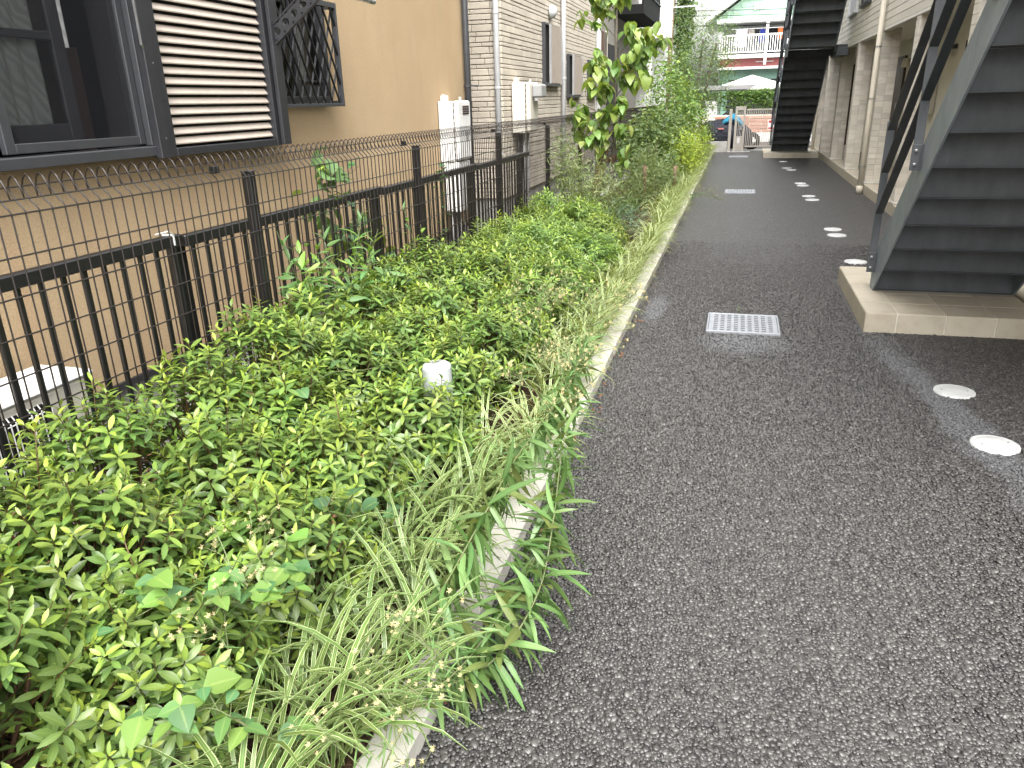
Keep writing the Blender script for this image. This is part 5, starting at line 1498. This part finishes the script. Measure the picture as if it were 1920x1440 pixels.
def fleabane(name, label, P, r0, leaf_from=0.0, leaf_to=.85, nleaf=60, droop=0.0, heads=40, lsize=1.0, spread=.20, cat='weed', down=None, head_from=.72):
    C = catmull(P); n = len(C)
    root = tag(empty(name, tuple(P[0])), label, cat)
    part(root, 'stem', M_GSTEM, G().tube(C, np.linspace(r0, r0 * .35, n), 6), smooth=True)
    o0 = np.array(P[0]); az = U(0, 6)
    for i in range(nleaf):
        t = leaf_from + (leaf_to - leaf_from) * (i + .5) / nleaf; j = min(n - 2, int(t * (n - 1)))
        p = C[j]; d = C[j + 1] - C[j]; d /= np.linalg.norm(d)
        az += 2.399 + U(-.3, .3)
        u = np.cross(d, (.3, .5, .8)); u /= np.linalg.norm(u); w = np.cross(d, u)
        out = u * math.cos(az) + w * math.sin(az) + d * U(.2, .6)
        out = out + np.array([U(-.5, .5), U(-.5, .5), U(-.45, .45)])
        dr = droop * U(.3, 1.6)
        if droop: out = out * max(.2, 1 - dr) + np.array([0, 0, -1.0]) * dr * 1.3
        M = frame(p - o0 + np.array([U(-.006, .006), U(-.006, .006), 0]), out, (U(-.7, .7), U(-.7, .7), 1) if abs(out[2]) < .9 * np.linalg.norm(out) else (U(-1, 1), U(-1, 1), .2))
        s = lsize * (1 - .45 * max(0, t - .4)) * U(.6, 1.2); M[:3, :3] *= s
        ob('leaf', LAN[random.randrange(8)], None, root, M=MX(M))
    # branching head of small cream blooms
    bs = G(); hp = []
    for i in range(heads // 4 if heads else 0):
        t = U(head_from, 1.0); j = min(n - 2, int(t * (n - 1))); p = C[j]; a = U(0, 6.28)
        q = p + np.array([math.cos(a), math.sin(a), 0]) * spread * U(.5, 1.1) + np.array([0, 0, U(.02, .12)])
        m = (p + q) / 2 + np.array([0, 0, U(-.02, .02)])
        bs.tube([p, m, q], [.0016, .0013, .001], 4, cap=False)
        for k in range(5):
            e = q + np.array([U(-.05, .05), U(-.05, .05), U(-.005, .06)]); bs.tube([m * .35 + q * .65 if k % 2 else q, (q + e) / 2, e], [.001, .0008, .0007], 3, cap=False); hp.append(e)
    if heads:
        tag(part(root, 'flower_stalks', M_GSTEM, bs), kind='stuff')
        for e in hp:
            M = frame(e - o0, (U(-.3, .3), 1, U(-.3, .3)), (U(-.4, .4), U(-.4, .4), 1)); M[:3, :3] *= U(.45, .85)
            ob('seed_head', FLM, M_FLUFF, root, M=MX(M))
        for i in range(heads):
            t = U(head_from - .1, 1.0); j = min(n - 2, int(t * (n - 1))); az = U(0, 6.28)
            M = frame(C[j] - o0 + np.array([U(-.06, .06), U(-.06, .06), U(-.02, .05)]), sph(az, U(-.2, .9))); ob('small_leaf', LANS[random.randrange(5)], None, root, M=MX(M))
    return root
fleabane('fleabane_weed', 'long leafy weed stem bending over the kerb onto the asphalt', [(-.69, 1.50, .05), (-.53, 1.56, .14), (-.44, 1.68, .28), (-.43, 1.83, .42), (-.45, 2.05, .55), (-.45, 2.30, .65)], .0036, .02, 1, 190, .26, 0, 1.0)
fleabane('fleabane_weed', 'shorter leafy weed stem hanging over the kerb beside the long one', [(-.72, 1.62, .05), (-.56, 1.68, .18), (-.47, 1.80, .33), (-.46, 1.96, .46), (-.48, 2.16, .56)], .0032, .02, 1, 140, .36, 0, 1.0)
fleabane('fleabane_weed', 'leafy weed stem lying low along the kerb below the wilted one', [(-.74, 1.42, .05), (-.62, 1.50, .13), (-.54, 1.64, .22), (-.50, 1.82, .30), (-.50, 2.02, .36)], .003, .02, 1, 110, .3, 0, .9)
fleabane('fleabane_weed', 'weed with wilted hanging leaves and pale blossoms beside the kerb', [(-.88, 1.66, .06), (-.74, 1.66, .22), (-.64, 1.80, .41), (-.60, 2.06, .50), (-.50, 2.35, .63), (-.50, 2.62, .70), (-.50, 2.95, .80)], .0034, .10, .88, 230, .52, 130, 1.05, .17, head_from=.60)
fleabane('fleabane_weed', 'fine pale-flowered weed on the kerb at the bottom edge', [(-.70, 1.06, .05), (-.66, 1.12, .16), (-.62, 1.22, .26), (-.58, 1.34, .33)], .003, 0, .3, 10, .2, 64, .45, .13, head_from=.3)
fleabane('fleabane_weed', 'fine pale-flowered weed rising through the vine leaves at lower left', [(-1.02, 1.12, .06), (-1.06, 1.18, .25), (-1.10, 1.24, .42), (-1.10, 1.30, .52)], .003, 0, .4, 8, .1, 44, .5, .12, head_from=.5)
fleabane('fleabane_weed', 'pale-flowered weed above the azaleas beyond the garden light', [(-.96, 3.3, .06), (-.95, 3.4, .3), (-.92, 3.55, .52), (-.90, 3.75, .66)], .004, .1, .7, 26, .1, 80, .6, .2, head_from=.6)
fleabane('fleabane_weed', 'slim weed lying out over the path past the near plinth', [(-.80, 12.1, .1), (-.60, 12.05, .16), (-.35, 11.98, .14), (-.12, 11.9, .09)], .004, 0, .5, 20, .2, 60, .7, .14, head_from=.5)

# -- vine with leaves in threes
TRI = leafset(6, .062, .046, 'egg', [(.15, .27, .06), (.10, .20, .06), (.075, .165, .065)], 5, (.0, .25))
HRT = leafset(4, .068, .062, 'heart', [(.06, .14, .06), (.075, .16, .06)], 4, (.1, .4))
def vine(label, P, leaves, kind='three'):
    root = tag(empty('climbing_vine', tuple(P[0])), label, 'vine'); C = catmull(P, 10); o0 = np.array(P[0])
    part(root, 'stem', M_GSTEM, G().tube(C, .0016, 5), smooth=True)
    for i in range(leaves):
        j = int((i + .5) / leaves * (len(C) - 1)); p = C[j] - o0
        a = U(0, 6.28); q = p + np.array([math.cos(a) * .04, math.sin(a) * .04, U(.02, .06)])
        root_st = G().tube([p + o0, (p + q) / 2 + o0 + np.array([0, 0, .01]), q + o0], .001, 4, cap=False)
        part(root, 'leaf_stalk', M_GSTEM, root_st)
        q0 = random.randrange(6); base = U(0, 6.28); tilt = (U(-.35, .35), U(-.35, .35), 1)
        for k in range(3 if kind == 'three' else 1):
            b = base + (k - 1) * 1.75; s = (1.1 if k == 1 else .85) * U(.85, 1.05)
            M = frame(q, sph(b, U(-.35, .05)), tilt); M[:3, :3] *= s
            ob('leaflet', (TRI[(q0 // 2 * 2 + k) % 6] if kind == 'three' else HRT[random.randrange(4)]), None, root, M=MX(M))
vine('bright green vine with leaves in threes sprawling at lower left', [(-1.32, 1.10, .42), (-1.22, 1.18, .47), (-1.16, 1.26, .45), (-1.08, 1.22, .47), (-1.02, 1.30, .44), (-.98, 1.42, .40), (-1.05, 1.52, .44)], 17)
vine('thin vine with leaves in threes at the bottom edge', [(-1.06, .95, .33), (-1.0, 1.02, .36), (-.93, 1.05, .30), (-.86, 1.10, .2)], 8)
vine('dark heart-leaved vine among the azaleas left of the garden light', [(-1.55, 2.2, .5), (-1.48, 2.45, .57), (-1.38, 2.6, .55), (-1.3, 2.85, .52)], 8, 'one')
vine('heart-leaved vine in front of the near azaleas', [(-1.12, 1.75, .40), (-1.06, 1.82, .36), (-1.04, 1.92, .30), (-1.0, 2.0, .2)], 7, 'one')
vine('climbing vine with pale leaves on the pickets at middle left', [(-2.28, 4.2, .1), (-2.29, 4.3, .5), (-2.27, 4.35, .85), (-2.28, 4.2, 1.1), (-2.28, 4.45, 1.2)], 24, 'one')
vine('climbing vine on the pickets beside the white water heater', [(-2.30, 6.0, .05), (-2.32, 5.9, .5), (-2.31, 5.95, .9), (-2.33, 6.05, 1.05)], 22, 'one')
# -- broad upright weeds
BRD = leafset(6, .085, .032, 'lance', [(.10, .21, .07), (.085, .18, .06), (.16, .27, .05)], 4, (.1, .5))
def weed(label, x, y, h, n, nst=3, sp=.1, size=1.0, name='leafy_weed', group=None, z=.035, leaves=None, cat='weed'):
    root = tag(empty(name, (x, y, z)), label, cat, group); L_ = leaves or BRD
    for s in range(nst):
        a = U(0, 6.28); r = U(.3, 1) * sp; hh = h * U(.7, 1.05)
        P = catmull([(0, 0, 0), (r * .3 * math.cos(a), r * .3 * math.sin(a), hh * .4), (r * math.cos(a), r * math.sin(a), hh)], 8)
        ob('stem', G().tube(P, np.linspace(.0035, .0012, len(P)), 5).mesh('stem', smooth=True), M_GSTEM, root)
        az = U(0, 6)
        for i in range(n):
            t = .12 + .88 * (i + .5) / n; p = P[min(len(P) - 1, int(t * (len(P) - 1)))]
            az += 2.399 + U(-.4, .4); el = U(-.2, .7) if t < .9 else U(.5, 1.2)
            M = frame(p, sph(az, el), sph(az, el + 1.57)); M[:3, :3] *= size * U(.65, 1.15) * (1 - .3 * t)
            ob('leaf', L_[random.randrange(len(L_))], None, root, M=MX(M))
weed('light green leafy weed clump climbing at the mesh fence post', -1.98, 3.40, .96, 24, 13, .42, 1.55)
weed('small leafy weed at the fence right of the first weed clump', -2.02, 3.98, .84, 16, 5, .2, 1.5)
weed('thin leafy weed in front of the second mesh fence post', -1.98, 4.78, .90, 13, 4, .18, 1.5)
weed('low fresh green weed beside the garden light', -1.02, 2.62, .30, 9, 4, .12, .9)
weed('low fresh green weed between grass clumps near the garden light', -1.04, 2.2, .32, 10, 4, .12, .75)
weed('light green seedling at the bottom edge by the kerb', -.86, 1.04, .18, 7, 3, .1, .9)
weed('tiny grass tuft growing behind the near drain grate', 0.10, 5.83, .05, 4, 2, .02, .3, z=0.0)

# ------------------------------------------------------------------ trees, shrubs further back
def scatter(P, D, S, Cc, tm, roll=.6):
    """one mesh of many leaves: positions, directions, sizes, colours, template leaf"""
    V, Q, T, C = tm.arrays(); N = len(P)
    D = D / np.linalg.norm(D, axis=1)[:, None]
    up = np.tile((0, 0, 1.0), (N, 1)) + rng.normal(0, roll, (N, 3)); up -= D * (up * D).sum(1)[:, None]; up /= np.linalg.norm(up, axis=1)[:, None]
    X = np.cross(D, up)
    B = np.stack([X, D, up], -1) * S[:, None, None]
    W = np.einsum('nij,kj->nki', B, V) + P[:, None, :]
    CC = np.empty((N, len(V), 4)); CC[:, :, :3] = Cc[:, None, :]; CC[:, :, 3] = C[None, :, 3]
    QQ = (Q[None] + (np.arange(N) * len(V))[:, None, None]).reshape(-1, 4)
    return G().add(W.reshape(-1, 3), QQ, None, CC.reshape(-1, 4))
def clumps(ells, n, spread, per):
    """clump centres on ellipsoid shells, leaves spread round each"""
    P = []
    for (c, r, wgt) in ells:
        k = int(n * wgt / per)
        d = rng.normal(size=(k, 3)); d /= np.linalg.norm(d, axis=1)[:, None]
        q = np.array(c) + d * np.array(r) * rng.uniform(.45, 1.05, (k, 1))
        P.append((q[:, None, :] + rng.normal(0, spread, (k, per, 3))).reshape(-1, 3))
    return np.concatenate(P)
def cols(n, a, b, c=None, p=.15):
    t = rng.random((n, 1)); o = np.array(a) * (1 - t) + np.array(b) * t
    if c is not None:
        m = rng.random(n) < p; o[m] = np.array(c) * rng.uniform(.8, 1.1, (m.sum(), 1))
    return o
def mass(name, label, cat, loc, ells, n, L, W, ca, cb, cc=None, shape='oval', spread=.05, per=8, drop=(-.5, .7), trunk=None, tm_n=2, group=None, partname='crown', mat=None, pc=.18):
    root = tag(empty(name, loc), label, cat, group)
    P = clumps(ells, n, spread, per); P = P[P[:, 2] > .02]; N = len(P)
    az = rng.uniform(0, 6.283, N); el = rng.uniform(*drop, N)
    D = np.stack([np.cos(el) * np.cos(az), np.cos(el) * np.sin(az), np.sin(el)], -1)
    g = scatter(P, D, rng.uniform(.7, 1.25, N), cols(N, ca, cb, cc, pc), leaf(L, W, ca, shape, tm_n, .25, .25))
    V = g.v[0]; g.v[0] = V - np.array(loc)
    me = g.mesh(partname, smooth=True, col=True)
    o = ob(partname, me, mat or L_FAR, root); o['kind'] = 'stuff' if cat in ('hedge', 'ivy') else 'foliage'
    if o['kind'] == 'foliage': del o['kind']
    if trunk:
        for (pts, r) in trunk:
            C = catmull(pts, 6); part(root, 'trunk', M_BARK, G().tube(C, np.linspace(r, r * .45, len(C)), 8), smooth=True)
    return root

# young tree with big leaves
tx, ty = -1.66, 10.9
tr = tag(empty('young_tree', (tx, ty, .04)), 'slender young tree with large heart-shaped leaves tied to a stake', 'tree')
TC = catmull([(tx - .04, ty, .04), (tx, ty, .8), (tx + .01, ty, 1.6), (tx, ty, 2.5), (tx - .02, ty, 3.6)], 8)
tk = part(tr, 'trunk', M_BARK, G().tube(TC, np.linspace(.030, .014, len(TC)), 10), smooth=True)
LC = [(.18, .285, .07), (.14, .24, .06), (.24, .335, .075), (.105, .19, .052), (.29, .355, .11)]
BIG = leafset(10, .15, .108, 'heart', LC, 4, (.15, .5), L_TREE)
tips = [(-2.10, 10.7, 2.62), (-1.93, 11.0, 2.75), (-1.82, 10.6, 2.85), (-1.55, 10.9, 2.8), (-1.40, 10.7, 2.45), (-1.22, 11.0, 2.38), (-1.02, 10.8, 2.30), (-1.30, 10.6, 2.20), (-1.90, 10.6, 2.15), (-2.00, 10.9, 2.05), (-1.83, 10.5, 1.95), (-1.55, 10.5, 2.02),
        (-1.42, 10.8, 1.92), (-1.25, 10.7, 1.86), (-2.02, 10.6, 1.80), (-1.88, 10.5, 1.68), (-1.72, 10.4, 1.74), (-2.22, 10.8, 1.55), (-2.30, 10.7, 1.45), (-2.10, 10.5, 1.38), (-1.95, 10.5, 1.28), (-1.80, 10.4, 1.42), (-1.66, 10.5, 1.45), (-1.50, 10.6, 1.50),
        (-2.18, 10.6, 1.22), (-1.98, 10.4, 1.10), (-1.85, 10.5, 1.15), (-1.55, 10.5, 1.20), (-1.42, 10.6, 1.25), (-1.40, 10.5, .95), (-1.45, 10.5, .80), (-1.50, 10.7, 1.62), (-1.9, 11.2, 1.9), (-1.4, 11.2, 2.1), (-1.12, 10.6, 2.42), (-.95, 10.9, 2.36), (-1.08, 10.7, 2.15), (-2.05, 10.8, 2.9), (-1.7, 10.6, 3.1), (-1.9, 10.8, 3.2), (-1.4, 10.9, 3.1)]
for (x, y, z) in tips:
    zb = max(.5, z - abs(x - tx) * .45 - .1)
    b = np.array([tx, ty, zb]); e = np.array([x, y, z])
    C = catmull([b, b * .55 + e * .45 + np.array([0, 0, .05]), e], 6)
    part(tk, 'branch', M_BARK, G().tube(C, np.linspace(.007, .0025, len(C)), 5), smooth=True)
    for k in range(random.randint(13, 17)):
        t = U(.45, 1); p = b * (1 - t) + e * t + np.array([U(-.06, .06), U(-.06, .06), U(-.05, .05)])
        az = U(0, 6.28); el = U(-1.15, -.25)
        M = frame(p - np.array([tx, ty, .04]), sph(az, el), sph(az, el + 1.57) + np.array([U(-.3, .3), U(-.3, .3), 0])); M[:3, :3] *= U(.62, 1.12)
        ob('leaf', BIG[random.randrange(10)], None, tr, M=MX(M))
sk = tag(empty('support_stake', (-1.93, 11.1, .04)), 'thick leaning brown stake beside the young tree', 'stake')
part(sk, 'post', M_STAKE, G().tube([(-1.98, 11.0, .0), (-1.88, 10.98, .5), (-1.80, 10.96, .93), (-1.80, 10.96, .935)], [.075, .072, .068, .05], 14), smooth=True)
tw = G()
for k in range(4):
    a = np.linspace(0, 2 * math.pi, 20); cx, cy = -1.74, 10.94
    tw.tube([(cx + .14 * math.cos(t), cy + .10 * math.sin(t), .74 + k * .016 + .03 * math.cos(t)) for t in a], .009, 5)
tw.tube([(-1.72, 10.86, .74), (-1.70, 10.84, .78), (-1.66, 10.85, .80), (-1.64, 10.87, .76), (-1.68, 10.85, .73)], .022, 6)
part(sk, 'rope', pm('rope', (.10, .055, .035), None, 60, .95, bump=.8, bscale=150), tw, smooth=True)
for (x, y, h, lab) in ((-.955, 12.9, .52, 'thin wooden stake standing among the border grass'), (-1.33, 11.9, .6, 'pale wooden stake in the shade behind the young tree')):
    q = tag(empty('wooden_stake', (x, y, .03)), lab, 'stake'); part(q, 'post', M_STAKE, G().cyl((x, y), .034, -.02, h, 12, c=.006), smooth=True)
    part(q, 'cut_top', M_STEM, G().cyl((x, y), .027, h + .0005, h + .004, 12))

def bunch(name, label, x, y, h, n, size, leaves, cat='weed', nst=6, sp=.25, group=None): weed(label, x, y, h, n, nst, sp, size, name, group, leaves=leaves, cat=cat)
PALE = leafset(5, .085, .020, 'lance', [(.17, .235, .09), (.14, .21, .08), (.21, .25, .10)], 3, (.2, .6))
BLU = leafset(4, .07, .03, 'lance', [(.08, .16, .085), (.10, .18, .10)], 3, (.1, .4))
bunch('leafy_weed', 'tall grey-green weed in front of the second black fence post', -2.0, 9.3, 1.22, 26, 1.2, BLU, nst=4, sp=.18)
bunch('leafy_weed', 'feathery pale weed right of the tall grey-green weed', -1.80, 9.6, 1.0, 26, 1.1, PALE, nst=7, sp=.3)
bunch('leafy_weed', 'low feathery weed at the foot of the leaning stake', -1.78, 10.2, .62, 18, 1.0, PALE, nst=8, sp=.35)
bunch('leafy_weed', 'mixed weed in front of the mesh fence end', -2.0, 8.7, .62, 18, 1.0, PALE, nst=6, sp=.25)
bunch('leafy_weed', 'grassy weed mass right of the young tree trunk', -1.30, 12.2, 1.0, 26, 1.15, PALE, nst=9, sp=.32)
bunch('leafy_weed', 'blue-green weed mass beside the thin stake', -1.12, 12.6, .85, 24, 1.1, BLU, nst=8, sp=.26)
mass('low_shrub', 'low grey-green narrow-leaved shrub behind the azaleas', 'shrub', (-1.22, 8.7, .03), [((-1.22, 8.7, .22), (.30, .35, .20), 1)], 900, .06, .017, (.06, .11, .06), (.10, .16, .09), (.16, .22, .14), 'lance', .04, 6, (-.1, 1.1), [([(-1.22, 8.7, .0), (-1.2, 8.7, .1), (-1.2, 8.7, .2)], .01)])
mass('low_shrub', 'fresh green broad shrub between grey-green shrub and stake', 'shrub', (-1.62, 9.0, .03), [((-1.62, 9.0, .20), (.26, .3, .2), 1)], 600, .07, .03, (.08, .15, .05), (.12, .2, .07), (.2, .27, .08), 'lance', .04, 6, (-.1, 1.0), [([(-1.62, 9.0, .0), (-1.6, 9, .1), (-1.6, 9, .2)], .01)])
mass('weed_patch', 'feathery pale weed patch between the fence and the leaning stake', 'weed', (-1.85, 9.7, .03), [((-1.95, 9.5, .45), (.2, .5, .45), .4), ((-1.7, 10.2, .40), (.3, .5, .40), .4), ((-2.0, 9.2, .8), (.14, .25, .42), .2)], 3600, .075, .014, (.15, .21, .085), (.21, .27, .11), (.28, .33, .14), 'lance', .07, 6, (-.2, 1.2), [([(-1.9, 9.6, 0), (-1.9, 9.6, .4), (-1.85, 9.65, .9)], .005)], pc=.25)
mass('weed_patch', 'grey-green feathery weed patch right of the young tree', 'weed', (-1.2, 12.3, .03), [((-1.35, 12.2, .42), (.28, .5, .42), .5), ((-1.15, 12.8, .34), (.24, .4, .34), .35), ((-1.5, 11.6, .25), (.3, .4, .25), .2)], 4200, .075, .015, (.13, .195, .08), (.19, .26, .11), (.26, .32, .14), 'lance', .07, 6, (-.2, 1.2), [([(-1.2, 12.3, 0), (-1.2, 12.3, .4), (-1.2, 12.3, .9)], .005)], pc=.25)
mass('weed_patch', 'low mixed weeds on the ground round the young tree', 'weed', (-1.5, 10.9, .03), [((-1.6, 10.9, .12), (.4, .8, .14), .6), ((-1.3, 13.6, .25), (.4, .8, .25), .5)], 2600, .07, .02, (.08, .13, .045), (.13, .19, .06), None, 'lance', .06, 6, (-.1, 1.2), [([(-1.5, 10.9, 0), (-1.5, 10.9, .1), (-1.5, 10.9, .2)], .004)])
mass('dark_shrub', 'dark glossy evergreen shrub in the shade behind the young tree', 'shrub', (-1.55, 14.5, .03), [((-1.6, 14.3, .75), (.50, .8, .60), .6), ((-1.4, 15.4, .85), (.5, .8, .6), .5)], 4200, .085, .040, (.06, .11, .04), (.11, .175, .06), (.18, .25, .08), 'oval', .07, 8, (-.5, .6), [([(-1.6, 14.5, .0), (-1.55, 14.5, .5), (-1.6, 14.4, 1.2)], .035), ([(-1.4, 15.2, .0), (-1.4, 15.3, .6), (-1.35, 15.4, 1.4)], .03)])
mass('leafy_bush', 'lighter broadleaf bush right behind the young tree', 'shrub', (-1.25, 16.4, .03), [((-1.45, 16.4, 1.55), (.48, .8, .85), .6), ((-1.05, 17.0, 1.2), (.35, .6, .5), .3)], 2500, .08, .042, (.12, .205, .055), (.19, .285, .075), (.29, .37, .09), 'oval', .09, 6, (-.7, .5), [([(-1.25, 16.4, .0), (-1.25, 16.4, .7), (-1.3, 16.4, 1.6)], .03)])
mass('yellow_green_shrub', 'bright yellow-green rounded shrub near the end of the bed', 'shrub', (-1.10, 16.6, .03), [((-1.10, 15.4, .55), (.46, 1.3, .46), .65), ((-1.02, 17.8, .58), (.46, 1.2, .48), .4)], 5200, .055, .022, (.28, .37, .045), (.36, .45, .06), (.16, .24, .04), 'oval', .05, 8, (-.1, 1.2), [([(-1.1, 16.6, .0), (-1.1, 16.6, .2), (-1.1, 16.6, .4)], .015)])
mass('small_leaved_tree', 'airy small-leaved evergreen tree near the gate', 'tree', (-1.0, 19.4, .03), [((-1.0, 19.3, 2.1), (.60, .7, .75), .42), ((-.68, 19.6, 2.75), (.52, .6, .75), .24), ((-1.25, 19.4, 3.0), (.50, .55, .7), .18), ((-.95, 19.2, 1.45), (.48, .5, .32), .14), ((-.42, 19.4, 2.2), (.26, .4, .5), .08)], 9000, .062, .023, (.10, .17, .075), (.15, .235, .10), (.26, .34, .11), 'lance', .11, 8, (-.8, .5),
     [([(-1.05, 19.4, .0), (-1.06, 19.4, .9), (-1.0, 19.4, 2.0), (-.95, 19.4, 2.8)], .045), ([(-.93, 19.3, .0), (-.90, 19.3, .9), (-.8, 19.4, 1.9), (-.65, 19.5, 2.7)], .05), ([(-.98, 19.5, .0), (-1.1, 19.5, 1.0), (-1.25, 19.5, 2.2)], .035)])
mass('small_leaved_tree', 'second small-leaved tree beyond the dark shrub', 'tree', (-1.6, 21.5, .03), [((-1.55, 21.5, 1.9), (.5, .8, .9), .6), ((-1.3, 22.2, 1.2), (.5, .6, .6), .4)], 4200, .07, .028, (.05, .10, .035), (.10, .17, .05), (.2, .28, .07), 'lance', .09, 8, (-.7, .6), [([(-1.6, 21.5, 0), (-1.55, 21.5, 1.0), (-1.5, 21.5, 2.2)], .04)])
mass('low_bush', 'dark hanging foliage in front of the scooter', 'shrub', (-.95, 22.6, .03), [((-.95, 22.6, .6), (.25, .6, .5), 1)], 1300, .07, .022, (.05, .085, .03), (.10, .14, .05), None, 'lance', .06, 8, (-1.2, .0), [([(-.95, 22.6, 0), (-.95, 22.6, .4), (-.95, 22.6, .9)], .02)])
pl_ = tag(empty('utility_pole', (-2.30, 27, 0)), 'brown utility pole beside the ivy at the far left', 'pole')
part(pl_, 'post', M_STAKE, G().tube([(-2.34, 27, 0), (-2.34, 27, 3), (-2.34, 27, 7)], .075, 12), smooth=True)
part(pl_, 'cross_arm', M_PIPEL, G().box(-2.3, -1.2, 26.9, 26.95, 4.22, 4.26))
mass('ivy_column', 'dark ivy climbing a column beside the brown pole', 'ivy', (-2.0, 27.5, 0), [((-1.98, 27.5, 1.5), (.25, .3, 1.5), .4), ((-1.98, 27.5, 4.0), (.25, .3, 1.6), .45)], 3600, .12, .09, (.04, .085, .03), (.08, .14, .045), None, 'heart', .08, 8, (-1.2, .2), None, 4, None, 'leaves')
mass('clipped_hedge', 'clipped green hedge on the wall across the street', 'hedge', (1, 30.7, .9), [((-.2, 30.7, 1.4), (.9, .35, .42), .3), ((1.2, 30.7, 1.4), (.9, .35, .42), .35), ((2.6, 30.7, 1.4), (.9, .35, .42), .35), ((.5, 30.7, 1.62), (1.6, .3, .18), .3)], 6500, .075, .042, (.05, .11, .025), (.11, .19, .04), (.2, .28, .06), 'oval', .06, 8, (-.4, .8), None, 2, None, 'leaves')

mass('leafy_weed', 'bushy light green weed at the foot of the mesh fence post', 'weed', (-1.98, 3.5, .03), [((-2.0, 3.42, .62), (.11, .30, .30), .6), ((-1.98, 3.75, .58), (.10, .25, .22), .4)], 330, .088, .032, (.10, .20, .065), (.15, .26, .08), (.24, .34, .07), 'lance', .05, 5, (-.6, .7), [([(-1.98, 3.5, 0), (-1.98, 3.5, .4), (-2.0, 3.45, .9)], .004)], 4, None, 'leaves')
mass('climbing_vine', 'broad-leaved vine growing behind the pickets at middle left', 'vine', (-2.55, 4.5, .03), [((-2.52, 4.5, .75), (.08, .28, .5), .6), ((-2.5, 4.9, .5), (.08, .3, .35), .4)], 150, .10, .085, (.09, .18, .07), (.14, .25, .09), (.26, .36, .06), 'heart', .05, 4, (-1.0, .3), [([(-2.52, 4.5, 0), (-2.52, 4.5, .5), (-2.5, 4.45, 1.15)], .004)], 4, None, 'leaves')

# fallen leaves on the soil and against the kerb
lm = [leaf(.045, .016, (.1, .05, .02), 'oval', 3, U(-.3, .5), U(-.3, .5)).mesh('dead_leaf') for k in range(4)]
lit = G()
for k in range(900):
    y = 0.8 + 9 * random.random() ** 1.6; x = U(-2.0, -.8) if random.random() < .9 else U(-.66, -.60)
    z = .055 if x < -.7 else .006
    lit.put(leaf(U(.03, .05), U(.010, .017), (.1, .05, .02), 'oval', 2, U(-.3, .5), U(-.3, .5)), frame((x, y, z), (U(-1, 1), U(-1, 1), U(-.1, .25)), (U(-.4, .4), U(-.4, .4), 1)))
o = ob('leaf_litter', lit.mesh('leaf_litter'), M_LITTER); tag(o, 'brown fallen leaves on the soil under the shrubs', 'leaf litter', kind='stuff')
